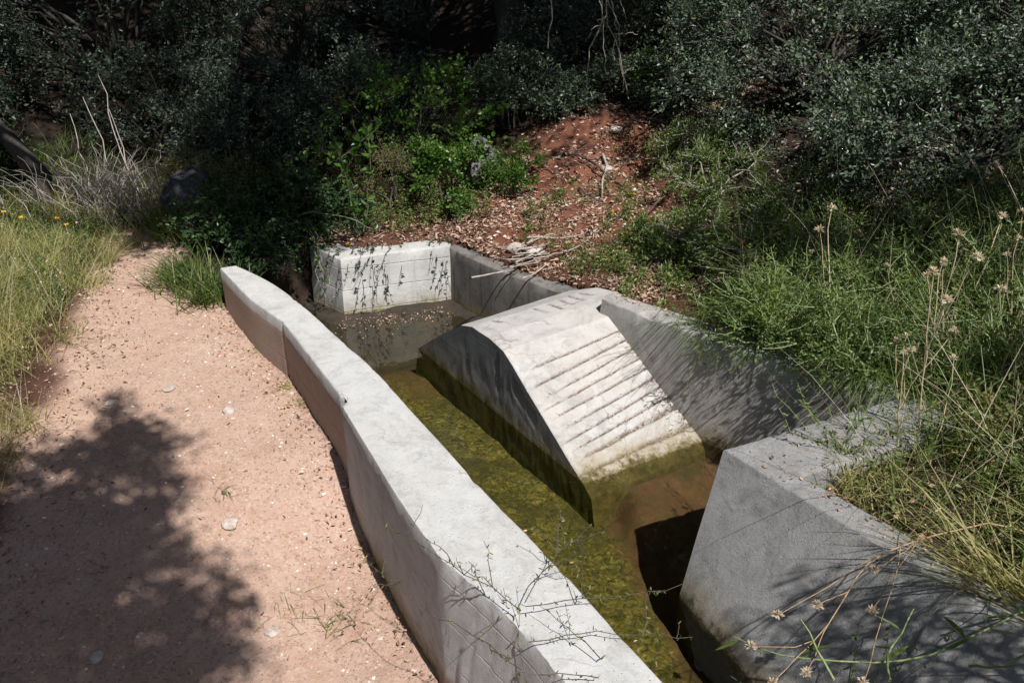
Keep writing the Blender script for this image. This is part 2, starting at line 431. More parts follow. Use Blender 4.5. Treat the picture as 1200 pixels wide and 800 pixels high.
CP = np.array([(-1.4,3.83,-.22),(-1.17,3.5,-.25),(-.94,3.2,-.26),(-.78,2.91,-.28),(-.63,2.65,-.30),(-.55,2.5,-.38),(-.45,2.28,-.45),(-.33,2.04,-.46),(-.2,1.8,-.45),(-.05,1.3,-.46),(.1,.8,-.46),
 (-1.6,3,-.28),(-1.3,2.2,-.37),(-1.2,1.5,-.46),(-2,2,-.36),(-2.1,3.5,-.22),(-1.9,4.5,-.15),(-2.3,5.3,-.10),(-2.8,3,-.16),(-3,4,-.06),(-3,2,-.24),(-2.5,1,-.38),(-4,3,.05),(-4,5,.15),(-3,6,.12),(-2,6.5,.15),(-2,8,.9),(-4,8,1.3),
 (-1.5,5.1,-.05),(-1.5,4.4,-.12),(-1.0,4.8,-.09),(-.35,4.72,-.09),(0,4.35,-.06),(.3,3.98,-.10),(.5,3.85,-.06),(.55,3.55,-.04),(.9,3.2,-.03),(1.3,2.8,-.02),(1.1,2.2,-.04),(1.3,1.6,-.04),(1.6,1,-.04),
 (.25,4.5,.05),(.5,4.9,.24),(.4,5.15,.40),(.8,5.3,.50),(1.0,5.0,.38),(1.42,4.2,.25),(1.2,3.6,.08),(1.8,3.2,.12),(2.2,3.5,.33),(2,2.4,.06),(2.2,1.5,.08),(3,3,.6),(3,4.5,1.0),(2,5.5,.95),(1,6.3,1.1),(0,5.6,.4),(-1,5.8,.06),(0,7,.9),(3,6.5,1.8),(1,8,1.8),(4,3,1.2),(4,1,.8),
 (-3,-1,-.5),(0,-1.5,-.5),(3,-1,.4),(-5,0,-.4),(-3,-4,-.5),(1,-4,-.4),(5,-4,.9),(-6,4,.7)], float)
def _tps(r2): return r2*np.log(r2+1e-9)
_n = len(CP)
_K = _tps(((CP[:, None, :2]-CP[None, :, :2])**2).sum(2)) + np.eye(_n)*.02
_Pm = np.c_[np.ones(_n), CP[:, :2]]
_A = np.block([[_K, _Pm], [_Pm.T, np.zeros((3, 3))]])
_W = np.linalg.solve(_A, np.r_[CP[:, 2], 0, 0, 0])
def height(x, y, detail=True):
    x = np.asarray(x, float).ravel(); y = np.asarray(y, float).ravel()
    cx = np.clip(x, -6, 5.5); cy = np.clip(y, -4.5, 8.5)
    out = np.empty(len(x))
    for s in range(0, len(x), 20000):
        X = np.c_[cx[s:s+20000], cy[s:s+20000]]
        r2 = ((X[:, None]-CP[None, :, :2])**2).sum(2)
        out[s:s+20000] = _tps(r2)@_W[:_n] + np.c_[np.ones(len(X)), X]@_W[_n:]
    out += np.clip(np.hypot(x-cx, y-cy), 0, 14)*np.where(y > 2, .42, .10)
    if detail:
        Q = P3(x, y); f = 1-pathmask(x, y)*.8
        out += fbm(Q, 3.0, 3, 3)*.03*f + fbm(Q, 11, 3, 5)*.012*(.5+.5*f)+(1-f)*fbm(Q, 4, 3, 6)*.014
        out += redmask(x, y)*fbm(Q, 6, 4, 9)*.09
    return out
def leftside(x, y):
    return inpoly(x, y, [(.6, .0), (.42, .75), (.15, 1.3), (-.3, 1.97), (-.58, 2.56), (-.93, 3.19), (-1.39, 3.83), (-1.9, 4.7), (-2.0, 6.5), (-60, 60), (-60, -60), (2, -60)])
PATHC = [(-.3, -3.), (-.75, .3), (-.92, 1.5), (-1.15, 2.3), (-1.42, 3.0), (-1.85, 3.8), (-2.22, 4.6), (-2.50, 5.25), (-2.9, 5.9)]
LEDGE = ([-5, .8, 1.7, 2.36, 2.82, 3.43, 4.0, 4.57, 5.1, 5.7], [-1.6, -1.62, -1.66, -1.72, -1.86, -2.0, -2.14, -2.26, -2.48, -2.8])
REDGE = ([3.6, 3.85, 4.2, 4.6, 5.1, 5.7], [3., -1.40, -1.74, -1.93, -2.24, -2.7])
def pathmask(x, y):
    Q = P3(x, y); w = fbm(Q, 3, 4, 21)*.16
    return sstep(-.07, .07, x-np.interp(y, *LEDGE)+w)*sstep(.05, -.05, x-np.interp(y, *REDGE)+w*.6)*leftside(x, y)*sstep(5.0, 4.6, y)
def redmask(x, y):
    Q = P3(x, y); d = np.hypot((x-.42)/.60, (y-4.80)/.55)+fbm(Q, 4, 3, 33)*.22
    return sstep(1.15, .8, d)

# ground: one sheet, fine where it is seen
def axis(a, b, st, far):
    c = list(np.arange(a, b+1e-6, st)); s = st; v = b
    while v < far: s *= 1.25; v += s; c.append(v)
    s = st; v = a
    while v > -far: s *= 1.25; v -= s; c.insert(0, v)
    return np.array(c)
gx = axis(-3.4, 3.4, .028, 70); gy = axis(.6, 6.6, .028, 70)
X, Y = np.meshgrid(gx, gy); xf, yf = X.ravel(), Y.ravel()
Z = height(xf, yf); hole = inpoly(xf, yf, HOLE); Z[hole] = -1.0
nx, ny = len(gx), len(gy)
i = (np.arange(ny-1)[:, None]*nx+np.arange(nx-1)[None, :]).ravel()
litz = (xf > -.9)*sstep(1.0, .2, dline(xf, yf, [(-1.0, 4.6), (-.33, 4.65), (.3, 3.98), (.55, 3.65)]))*.45*(~leftside(xf, yf))
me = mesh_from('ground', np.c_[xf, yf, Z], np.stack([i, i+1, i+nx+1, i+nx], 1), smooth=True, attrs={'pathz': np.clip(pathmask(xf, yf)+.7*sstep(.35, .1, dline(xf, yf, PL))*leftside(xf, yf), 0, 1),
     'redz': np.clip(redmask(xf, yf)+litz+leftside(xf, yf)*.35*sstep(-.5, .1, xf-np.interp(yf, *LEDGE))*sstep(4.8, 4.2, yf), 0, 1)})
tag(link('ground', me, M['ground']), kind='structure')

# basin floor
fx = np.arange(-1.95, 2.0, .025); fy = np.arange(.6, 5.1, .025); X, Y = np.meshgrid(fx, fy); xf, yf = X.ravel(), Y.ravel()
Q = P3(xf, yf)
dch = (xf-.375)*.985+(yf-2.664)*.173            # to the right of the channel's edge line
green = sstep(.04, -.04, dch+fbm(Q, 9, 3, 2)*.04)*sstep(4.05, 3.6, yf+fbm(Q, 4, 3, 4)*.3)
silt = sstep(3.75, 4.2, yf-.1*xf+fbm(Q, 5, 4, 8)*.25)
z = -.60+fbm(Q, 7, 4, 1)*.025+sstep(0, .10, dch)*(yf < 3.3)*(.085-.12*sstep(.03, .42, dline(xf, yf, [(.31, 2.635), (.79, 2.97)]))) - silt*.04
z += sstep(.34, .06, dline(xf, yf, [(-1.1, 4.5), (-.917, 4.29), (-.36, 4.52), (-.1, 4.2)]))*.20
z = np.minimum(z, -.425)
nx, ny = len(fx), len(fy); i = (np.arange(ny-1)[:, None]*nx+np.arange(nx-1)[None, :]).ravel()
keep = inpoly(xf, yf, HOLE); Fq = np.stack([i, i+1, i+nx+1, i+nx], 1); Fq = Fq[keep[Fq].any(1)]
me = mesh_from('basin_floor', np.c_[xf, yf, z], Fq, smooth=True, attrs={'green': green, 'silt': silt})
tag(link('basin_floor', me, M['floor']), kind='structure')
# water surface, cut to the basin outline (its rim runs inside the walls)
import bmesh
bm = bmesh.new(); bm.faces.new([bm.verts.new((a, b_, WZ)) for a, b_ in HOLE]); bmesh.ops.triangulate(bm, faces=bm.faces[:])
for f in bm.faces:
    f.normal_update()
    if f.normal.z < 0: f.normal_flip()
me = bpy.data.meshes.new('water'); bm.to_mesh(me); bm.free()
tag(link('water', me, M['water']), kind='structure')

# ------------------------------------------------------------------ concrete walls
def resamp(pts, n):
    pts = np.asarray(pts, float); d = np.r_[0, np.cumsum(np.linalg.norm(np.diff(pts, axis=0), axis=1))]
    t = np.linspace(0, d[-1], n); return np.stack([np.interp(t, d, pts[:, k]) for k in range(pts.shape[1])], 1)
def resamp_pair(A, B, step):
    """A and B with the same number of points: corners stay matched"""
    oa, ob = [], []
    for k in range(len(A)-1):
        L = math.dist(A[k][:2], A[k+1][:2]); n = max(1, int(L/step))
        for j in range(n):
            t = j/n; oa.append([A[k][q]*(1-t)+A[k+1][q]*t for q in range(2)]); ob.append([B[k][q]*(1-t)+B[k+1][q]*t for q in range(2)])
    oa.append(A[-1][:2]); ob.append(B[-1][:2]); return np.array(oa, float), np.array(ob, float)

def resamp_same(Cc, A):
    return Cc if len(Cc) == len(A) else resamp(Cc, len(A))
def wall(name, A, B, ztop, zbot, mat, label, cat, batA=0., batB=0., baseA=None, chip=.012, rough=.004, seed=0, rnd=.008, extra=None, group=None):
    """a wall between plan lines A (side 0) and B (side 1); displaced in 3-D with chipped arrises"""
    n = len(A); ztop = np.ones(n)*ztop; batA = np.ones(n)*batA; batB = np.ones(n)*batB
    U = (B-A); wd = np.linalg.norm(U, axis=1, keepdims=True); U = U/wd
    na = 18; nt_ = max(5, int(wd.mean()/.018))
    vs = np.r_[0, np.sort(1-np.linspace(0, 1, na)[1:]**1.15)][::-1]       # heights fraction 1..0
    rows = []; kind = []
    for f in np.linspace(0, 1, na):                       # side A going up
        if baseA is not None:
            q = np.clip((ztop-zbot)*(1-f)/.45, 0, 1)[:, None]; rows.append((A+(baseA-A)*q, zbot+(ztop-rnd-zbot)*f)); kind.append(0); continue
        rows.append((A-U*(batA*np.clip((ztop-zbot)*(1-f)/.47, 0, 1))[:, None], zbot+(ztop-rnd-zbot)*f)); kind.append(0)
    rows.append((A+U*rnd*.3, ztop-rnd*.3)); kind.append(1)
    for f in np.linspace(0, 1, nt_):
        rows.append((A+U*rnd+U*(wd-2*rnd)*f, ztop)); kind.append(2)
    rows.append((B-U*rnd*.3, ztop-rnd*.3)); kind.append(3)
    for f in np.linspace(1, 0, na):
        rows.append((B+U*(batB*(1-f))[:, None], zbot+(ztop-rnd-zbot)*f)); kind.append(4)
    m = len(rows)
    V = np.stack([np.c_[r[0], np.ones(n)*r[1]] for r in rows], 1)      # n,m,3
    W = V.reshape(-1, 3).copy(); U3 = np.repeat(np.c_[U, np.zeros(n)][:, None], m, 1).reshape(-1, 3)
    kd = np.tile(np.array(kind), n); zt = np.repeat(ztop, m)
    nn = fbm(W, 5, 3, seed)*rough*1.3+fbm(W, 42, 2, seed+3)*rough*.22
    out = np.where((kd <= 1)[:, None], -U3, np.where((kd >= 3)[:, None], U3, np.array([[0, 0, 1.]])))
    D = W+out*nn[:, None]*np.where(kd == 2, .6, 1.)[:, None]
    # chipped arrises
    c = np.clip(fbm(W, 13, 4, seed+7)-.05, 0, 1)**1.3*chip*4
    da = np.hypot(((W-np.repeat(np.c_[A, ztop][:, None], m, 1).reshape(-1, 3))**2).sum(1)**.5, 0)
    db = np.hypot(((W-np.repeat(np.c_[B, ztop][:, None], m, 1).reshape(-1, 3))**2).sum(1)**.5, 0)
    ka = np.exp(-(da/.018)**2)*c; kb = np.exp(-(db/.018)**2)*c
    D += U3*(ka-kb)[:, None]*.8; D[:, 2] -= (ka+kb)*.8
    if extra is not None: D = extra(D, W, kd, U3)
    i = (np.arange(n-1)[:, None]*m+np.arange(m-1)[None, :]).ravel()
    F4 = np.stack([i, i+m, i+m+1, i+1], 1)
    caps = [np.arange(m)[None, :], (np.arange(m)[::-1]+(n-1)*m)[None, :]]
    me = mesh_from(name, D, [F4]+caps, smooth=True)
    try: me.set_sharp_from_angle(angle=math.radians(48))
    except Exception: pass
    o = link(name, me, mat, loc=(float(A[:, 0].mean()), float(A[:, 1].mean()), float(zbot)))
    return tag(o, label, cat, group)

NS = 230
A_ = resamp(PL, NS); B_ = resamp(PR, NS)
def smooth(Pq, w):
    k = np.hanning(2*w+1); k /= k.sum(); q = np.stack([np.convolve(np.r_[2*Pq[0, c]-Pq[w:0:-1, c], Pq[:, c], 2*Pq[-1, c]-Pq[-2:-w-2:-1, c]], k, 'valid') for c in (0, 1)], 1); return q
A_ = smooth(A_, 9); B_ = smooth(B_, 22)
yy = A_[:, 1]
def par_extra(D, W, kd, U3):
    side = (kd <= 1)
    step = .016*sstep(2.53, 2.51, W[:, 1])                              # near section stands proud of the far one
    hh = sstep(-.02, -.06, W[:, 2])
    D = D-U3*(step*side)[:, None]
    crack = np.exp(-((W[:, 1]-3.20-.06*(W[:, 2]+.1)*.3)/.006)**2)*.014+np.exp(-((W[:, 1]-2.535)/.012)**2)*.032
    D = D+U3*(crack*side)[:, None]
    # ragged overhanging skin of mortar along the top of the far section
    edge = -.10+fbm(W, 7, 4, 44)*.08
    lip = .0015*sstep(-.006, .006, W[:, 2]-edge)*sstep(2.5, 2.6, W[:, 1])*side
    D = D-U3*lip[:, None]
    # coarse broken concrete on the nearest stretch
    nr = sstep(1.80, 1.70, W[:, 1])*side
    D = D-U3*(nr*(fbm(W, 60, 3, 61)*.006+.012))[:, None]
    return D
wall('parapet_wall', A_, B_, .0, -.95, M['par_side'], 'long pale concrete parapet curving between the red path and the water channel', 'wall',
     batA=.06*sstep(1.8, 1.5, yy), chip=.003, rough=.0005, seed=3, extra=par_extra)
A1, B1 = resamp_pair([(-1.12, 4.50), (-.912, 4.292), (-.345, 4.51)], [(-1.03, 4.62), (-.88, 4.46), (-.33, 4.67)], .02)
wall('end_wall', A1, B1, -.118, -.95, M['conc_end'], 'white-grey concrete end wall with trailing vine at the far end of the pool', 'wall', chip=.01, rough=.003, seed=13,
     extra=lambda D, W, kd, U3: D-U3*((kd <= 1)*.010*sstep(-.285, -.30, W[:, 2]+fbm(W, 4, 2, 5)*.008))[:, None])
A2, B2 = resamp_pair([(-.365, 4.535), (-.24, 4.36), (-.11, 4.19), (.09, 3.99), (.315, 3.765)], [(-.24, 4.60), (-.13, 4.44), (0, 4.27), (.18, 4.08), (.40, 3.86)], .02)
wall('back_wall', A2, B2, -.128, -.95, M['conc_back'], 'concrete wall under the twig pile with shade painted into its dark tone, streaked with diagonal shadows', 'wall', chip=.02, rough=.006, seed=23)
A3, B3 = resamp_pair([(.385, 3.44), (.683, 3.115), (.949, 2.874), (1.236, 2.648), (1.50, 2.42)], [(.44, 3.52), (.775, 3.215), (1.04, 2.97), (1.32, 2.74), (1.57, 2.52)], .02)
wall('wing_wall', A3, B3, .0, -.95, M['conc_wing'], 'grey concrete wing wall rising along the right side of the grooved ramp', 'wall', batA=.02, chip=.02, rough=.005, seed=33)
A4, B4 = resamp_pair([(1.68, .62), (1.13, 1.461), (.646, 2.225), (1.36, 2.575)], [(1.80, .70), (1.24, 1.52), (.84, 2.08), (1.46, 2.36)], .018)
_, C4 = resamp_pair([(1.68, .62), (1.13, 1.461), (.646, 2.225), (1.36, 2.575)], [(1.25, .55), (.76, 1.50), (.522, 2.085), (1.345, 2.61)], .018)
n4 = len(A4); C4 = resamp_same(C4, A4)
wall('abutment', A4, B4, .0, -.95, M['conc_block'], 'coarse grey concrete abutment with sloping face in the right foreground', 'wall', baseA=C4, chip=.012, rough=.005, seed=43)

# ramp: surface between a left and a right edge, both in metres, from upstream to under the water
LE = np.array([(-.50, 3.93, -.62), (-.473, 3.886, -.45), (-.344, 3.679, -.285), (-.229, 3.494, -.150), (-.175, 3.408, -.118), (-.098, 3.285, -.112), (-.035, 3.183, -.126), (.0, 3.127, -.160), (.041, 3.061, -.207),
               (.085, 2.991, -.254), (.109, 2.953, -.280), (.135, 2.912, -.308), (.167, 2.860, -.343), (.199, 2.808, -.377), (.223, 2.770, -.403), (.272, 2.694, -.452), (.298, 2.653, -.488), (.33, 2.60, -.74)])
RE = np.array([(.13, 4.15, -.62), (.16, 4.10, -.45), (.21, 3.98, -.28), (.27, 3.86, -.13), (.40, 3.77, -.075), (.50, 3.62, -.045), (.455, 3.42, -.062), (.466, 3.380, -.090), (.490, 3.350, -.118),
               (.521, 3.313, -.153), (.552, 3.275, -.188), (.583, 3.237, -.223), (.614, 3.199, -.259), (.648, 3.158, -.297), (.682, 3.116, -.336), (.775, 3.002, -.442), (.792, 2.981, -.485), (.805, 2.965, -.74)])
NROW = len(LE)
def ramp_pt(t, a):
    """t in row units, a across 0..1"""
    idx = np.arange(NROW)
    l = np.stack([np.interp(t, idx, LE[:, k]) for k in range(3)], 1); r = np.stack([np.interp(t, idx, RE[:, k]) for k in range(3)], 1)
    return l*(1-a)[:, None]+r*a[:, None]
JOINTS = [7.6, 8.45, 9.3, 10.15, 11.0, 11.85, 12.6, 13.35, 14.05, 14.6]
MARKS = [((.165, 3.60), (.225, 3.52)), ((.215, 3.645), (.275, 3.565)), ((.262, 3.69), (.318, 3.61)), ((.31, 3.72), (.37, 3.66)), ((.20, 3.56), (.33, 3.60)), ((-.09, 3.46), (-.05, 3.44)), ((.10, 3.56), (.15, 3.50))]
def ramp_surf(t, a):
    p = ramp_pt(t, a)
    g = np.zeros(len(t))
    for j, J in enumerate(JOINTS):
        w = .060; jj = J+.025*vn(np.c_[a*6, t*0, t*0+j], 1., 3)+.025*vn(np.c_[a*22, t*0, t*0+j], 1., 5)
        dep = .008*sstep(-.05, .25, a+.08*math.sin(j*2.3))*(.7+.3*math.sin(j*1.7))
        g += np.exp(-((t-jj)/w)**2)*dep
        g += sstep(.18, 0, np.abs(t-jj))*.002*sstep(.0, .4, a)
    for (x0, y0), (x1, y1) in MARKS:
        g += np.exp(-(dline(p[:, 0], p[:, 1], [(x0, y0), (x1, y1)])/.005)**2)*.007
    p[:, 2] -= g
    p[:, 2] += fbm(p, 12, 4, 71)*.0022
    # rounded, worn arris on the channel side
    p[:, 2] -= .004*np.exp(-(a/.006)**1.5)*sstep(3, 5, t)
    return p
def ramp_groove_shade(t, a):  # mask of the shade painted along grooves and marks
    p = ramp_pt(t, a); g = np.zeros(len(t))
    for j, J in enumerate(JOINTS):
        jj = J+.025*vn(np.c_[a*6, t*0, t*0+j], 1., 3)+.025*vn(np.c_[a*22, t*0, t*0+j], 1., 5)
        g = np.maximum(g, np.exp(-((t-jj)/.062)**2)*sstep(.0, .30, a+.10*math.sin(j*2.3)+.12*vn(np.c_[a*9, t*0, t*0+j*3], 1., 8)))
    for (x0, y0), (x1, y1) in MARKS:
        g = np.maximum(g, np.exp(-(dline(p[:, 0], p[:, 1], [(x0, y0), (x1, y1)])/.007)**2))
    return g
def ramp_patch(t0, t1, nt_, na_, thick=None):
    t = np.linspace(t0, t1, nt_); a = np.r_[np.linspace(0, .04, 8)[:-1], np.linspace(.04, 1, na_)]
    T, Aa = np.meshgrid(t, a, indexing='ij'); return T, Aa
def ramp_strip(t0, t1, parent):
    nt_ = max(4, int((t1-t0)/.028)); T, Aa = ramp_patch(t0, t1, nt_, 74); nt_, na_ = T.shape
    top = ramp_surf(T.ravel(), Aa.ravel()); bot = top.copy(); bot[:, 2] -= .028
    if t0 < .5: bot[:na_] = top[:na_]-[0, 0, .001]
    V = np.r_[top, bot]; n = nt_*na_
    i = (np.arange(nt_-1)[:, None]*na_+np.arange(na_-1)[None, :]).ravel()
    F = [np.stack([i, i+na_, i+na_+1, i+1], 1), np.stack([i+n, i+n+1, i+n+na_+1, i+n+na_], 1)]
    e = np.arange(nt_-1)*na_; F.append(np.stack([e, e+n, e+n+na_, e+na_], 1)); e2 = e+na_-1; F.append(np.stack([e2, e2+na_, e2+n+na_, e2+n], 1))
    e = np.arange(na_-1); F.append(np.stack([e, e+1, e+n+1, e+n], 1)); e2 = e+(nt_-1)*na_; F.append(np.stack([e2, e2+n, e2+n+1, e2+1], 1))
    dm = ramp_groove_shade(T.ravel(), Aa.ravel())
    me = mesh_from('concrete_strip', V, F, smooth=True, attrs={'groove_shade': np.r_[dm, dm*0]})
    me.set_sharp_from_angle(angle=math.radians(38))
    me.materials.append(M['conc_ramp']); me.materials.append(M['conc_side_shaded'])      # the cut side of a strip shares the body's painted-in shade
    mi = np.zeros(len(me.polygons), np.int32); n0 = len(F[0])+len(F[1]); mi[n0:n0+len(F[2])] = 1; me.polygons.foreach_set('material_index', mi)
    sm = np.ones(len(me.polygons), bool); sm[n0:] = False; me.polygons.foreach_set('use_smooth', sm)
    return link('concrete_strip', me, M['conc_ramp'], parent)
ramp = thing('spillway_ramp', (.2, 3.1, -.62), 'pale concrete ramp with horizontal grooves sloping down into the water', 'ramp')
# body under the strips
t = np.linspace(0, NROW-1, 160); lft = ramp_surf(t, t*0); rgt = ramp_surf(t, t*0+1)
lft[:, 2] -= .029; rgt[:, 2] -= .029
rows = []
nb = 26
d0 = np.array([-.87, -.49, 0])
side_n = lambda P: (fbm(P, 7, 3, 81)*.003+fbm(P, 34, 3, 83)*.004)
for f in np.linspace(0, 1, nb):
    p = lft.copy(); p[:, 2] = -.95+(lft[:, 2]+.95)*f
    # boards: horizontal lips of the formwork, and a break line under the crest
    q = side_n(p)*.6
    q -= .016*np.exp(-((p[:, 2]-(lft[:, 2]-.055+.02*vn(p, 20, 2)))/.006)**2)*sstep(3.3, 3.2, p[:, 1])*sstep(2.85, 2.95, p[:, 1])
    q -= .012*np.exp(-((p[:, 1]-3.23)/.006)**2)*(p[:, 2] > -.33)
    fade = min(1., (1-f)*6)
    p[:, :2] += (d0[:2]*(q*fade)[:, None]); rows.append(p)
rows.append(rgt.copy()); bt = rgt.copy(); bt[:, 2] = -.95; rows.append(bt)
V = np.stack(rows, 1); n_, m_ = V.shape[:2]
i = (np.arange(n_-1)[:, None]*m_+np.arange(m_-1)[None, :]).ravel()
me = mesh_from('ramp_body', V.reshape(-1, 3), [np.stack([i, i+m_, i+m_+1, i+1], 1)[:, ::-1], np.arange(m_)[None, :], (np.arange(m_)[::-1]+(n_-1)*m_)[None, :]], smooth=True)
me.set_sharp_from_angle(angle=math.radians(45))
link('ramp_body', me, M['conc_side_shaded'], ramp)
edges = [0.]+JOINTS+[NROW-1.]
for a, b_ in zip(edges, edges[1:]): ramp_strip(a, b_, ramp)
# dark dirt lying in the grooves
rr = np.random.default_rng(5); L = []
for j, J in enumerate(JOINTS):
    n = 130; a = 1-rr.random(n)**1.3*.9; p = ramp_surf(np.full(n, J)+rr.normal(size=n)*.05, a); p[:, 2] += .004
    D = unit(n, rr); D[:, 2] *= .25; L.append(leaves(p, D, .008, .5, .3, seed=j, simple=True))
n = 260; tt = rr.uniform(7.5, 14.5, n); p = ramp_surf(tt, 1-np.abs(rr.normal(size=n))*.035); p[:, 2] += .006; D = unit(n, rr); D[:, 2] *= .5; L.append(leaves(p, D, .012, .4, .3, seed=77, simple=True))
V, F, q = merge(L); tag(link('groove_debris', mesh_from('groove_debris', V, F, q), M['litter']), 'brown leaf crumbs caught in the grooves of the ramp', 'debris', kind='stuff')

# ------------------------------------------------------------------ plants
def shrub(name, c, rad, nclump, lsize, mat, label, cat='shrub', seed=0, twigs=12, per=16, group=None, wid=.5, base=None, bmat='bark', crad=.17, flat=.8, hollow=.35, simple=False, droop=0.):
    rr = np.random.default_rng(seed); c = np.array(c, float); rad = np.array(rad, float)
    if base is None:
        base = (c[0], c[1], float(height([c[0]], [c[1]])[0]))
    t = thing(name, base, label, cat, group); base = np.array(base)
    u = unit(nclump*2, rr); k = rr.uniform(hollow, 1, nclump*2)**.5
    P = c+u*rad*k[:, None]
    P = P[P[:, 2] > height(P[:, 0], P[:, 1], False)+.02][:nclump]
    Lb = []; LV = []
    for j, p in enumerate(P):
        if j % 3 == 0:
            path = wobble(base+rr.normal(size=3)*[.06, .06, 0], p, 7, .10, rr, -.08); Lb.append(tube(path, .016*rad.mean()+.004, .003, 5))
        td = unit(twigs, rr); out = (p-base); out /= np.linalg.norm(out)+1e-6
        td = td+out*.75; td /= np.linalg.norm(td, axis=1, keepdims=True)
        ln = crad*rr.uniform(.6, 1.3, twigs)
        for q in range(twigs):
            e = p+td[q]*ln[q]
            if q % 3 == 0: Lb.append(tube(wobble(p, e, 4, .1, rr), .0035, .0012, 3))
        f = rr.uniform(.15, 1, (twigs, per)); pos = p+td[:, None]*(ln[:, None]*f)[:, :, None]+rr.normal(size=(twigs, per, 3))*.012
        D = td[:, None]*.6+rr.normal(size=(twigs, per, 3))*.7; D[:, :, 2] *= flat
        LV.append((pos.reshape(-1, 3), D.reshape(-1, 3)))
    pos = np.concatenate([a for a, b in LV]); D = np.concatenate([b for a, b in LV])
    gz = height(pos[:, 0], pos[:, 1], False); ok = (pos[:, 2] > gz) | inpoly(pos[:, 0], pos[:, 1], HOLE)
    V, F, q = leaves(pos[ok], D[ok], lsize*(.75+.35*vn(pos[ok], 7, seed)), wid, .3, seed=seed+1, simple=simple, droop=droop)
    pt = np.clip(.45+.8*fbm(pos[ok], 7, 2, seed+5), 0, 1); q = np.where(q > .93, q, np.clip(.5*q+.5*np.r_[pt, pt], 0, .92))
    tag(link('foliage', mesh_from('foliage', V, F, q), M[mat], t), kind='stuff')
    V, F, q = merge(Lb); tag(link('branches', mesh_from('branches', V, F, smooth=True), M[bmat], t), kind='stuff')
    return t

# big holm oak bushes, upper left (dim) and upper right (sunlit)
shrub('holm_oak_bush', (-3.0, 6.7, .85), (1.15, .8, .85), 100, .033, 'oak_shaded', 'large dark grey-green holm oak bush filling the upper left corner', seed=101, twigs=16, crad=.2)
shrub('holm_oak_bush', (-1.7, 7.0, .75), (.95, .75, .75), 85, .033, 'oak_shaded', 'dim holm oak bush behind the dry grey twigs and the yellowish tuft', seed=102, twigs=16, crad=.2)
shrub('holm_oak_bush', (-4.3, 6.0, .6), (1.0, .8, .85), 90, .033, 'oak_shaded', 'dark holm oak bush at the left edge behind the leaning trunk', seed=103)
shrub('holm_oak_bush', (-2.45, 6.0, .45), (.55, .4, .3), 44, .028, 'oak_shaded', 'low grey-green holm oak sprays just above the dry grey twig bush', seed=104)
shrub('holm_oak_bush', (-.75, 7.2, .9), (.7, .6, .7), 55, .032, 'oak_shaded', 'shaded holm oak bush right of the big left ones, in deep shade', seed=105)
shrub('holm_oak_bush', (1.70, 4.95, .78), (.90, .6, .62), 125, .029, 'oak', 'sunlit grey-green holm oak bush spreading right of the red bank', seed=111, twigs=18, crad=.19)
shrub('holm_oak_bush', (2.75, 4.55, .85), (.9, .7, .75), 135, .029, 'oak', 'big holm oak bush in the upper right corner of the view', seed=112, twigs=18, crad=.2)
shrub('holm_oak_bush', (1.25, 5.9, .95), (.55, .45, .38), 60, .029, 'oak', 'holm oak sprays at the top between hanging dead branch and big right bush', seed=113)
shrub('holm_oak_bush', (2.15, 3.95, .60), (.82, .42, .38), 74, .028, 'oak', 'lower skirt of holm oak leaves overhanging the shaded herbs on the right', seed=114, twigs=18, crad=.17)
shrub('holm_oak_bush', (-1.0, 6.15, .35), (.6, .4, .38), 50, .03, 'oak_shaded', 'dark holm oak growth low in the wood behind the saplings', seed=106, twigs=16, crad=.18)
shrub('holm_oak_bush', (-1.9, 5.9, .25), (.5, .35, .30), 40, .03, 'oak_shaded', 'dark low holm oak growth behind the yellowish bush', seed=107, twigs=16, crad=.18)
shrub('holm_oak_bush', (.45, 6.1, .75), (.45, .3, .30), 34, .03, 'oak_shaded', 'dark holm oak growth above the top of the red bank', seed=108, twigs=16, crad=.18)
shrub('small_oak_shrub', (.0, 5.45, .60), (.24, .20, .20), 26, .030, 'oak', 'small rounded grey-green oak shrub above the grey rock', seed=121, crad=.11)
shrub('small_oak_shrub', (.30, 5.38, .56), (.26, .16, .13), 20, .027, 'oak', 'grey-green oak sprout overhanging the upper left lip of the red bank', seed=1211, crad=.10)
shrub('small_oak_shrub', (.62, 5.45, .62), (.22, .14, .12), 18, .028, 'oak', 'tiny oak seedling hanging over the top lip of the red bank', seed=122, crad=.09)
shrub('small_oak_shrub', (.98, 5.35, .66), (.32, .2, .15), 30, .030, 'oak', 'spreading oak sprout at the lower tip of the hanging dead branch', seed=123, crad=.11)
shrub('ivy_shrub', (-.62, 5.25, .42), (.42, .25, .32), 17, .032, 'bright', 'glossy dark green leafy shrub behind the end wall left of the rock', seed=131, wid=.75, bmat='twig_dark')
shrub('leafy_shrub', (-.40, 4.96, .15), (.26, .18, .22), 24, .030, 'bright', 'fresh green low shrub at the foot of the grey rock', seed=132, wid=.8, crad=.10, bmat='twig_dark')
shrub('leafy_shrub', (.02, 4.92, .20), (.16, .12, .12), 12, .024, 'bright', 'green weeds creeping from the grey rock onto the red bank', seed=1321, wid=.6, crad=.09, bmat='twig_dark')
shrub('herb_mound', (.98, 4.72, .36), (.22, .18, .13), 22, .024, 'herb', 'thin herb mound at the right edge of the red bank', seed=1411, wid=.35, crad=.11, bmat='twig')
shrub('leafy_shrub', (-1.02, 5.00, .20), (.16, .14, .28), 10, .046, 'bright', 'thin sapling with bright sunlit leaves behind the end wall', seed=133, wid=.6, twigs=5, per=6, bmat='twig_dark')
shrub('leafy_shrub', (-1.28, 4.75, .0), (.24, .22, .20), 26, .030, 'ivy', 'dark tangled shrub overhanging the far left channel mouth', seed=134, wid=.7, bmat='twig_dark')
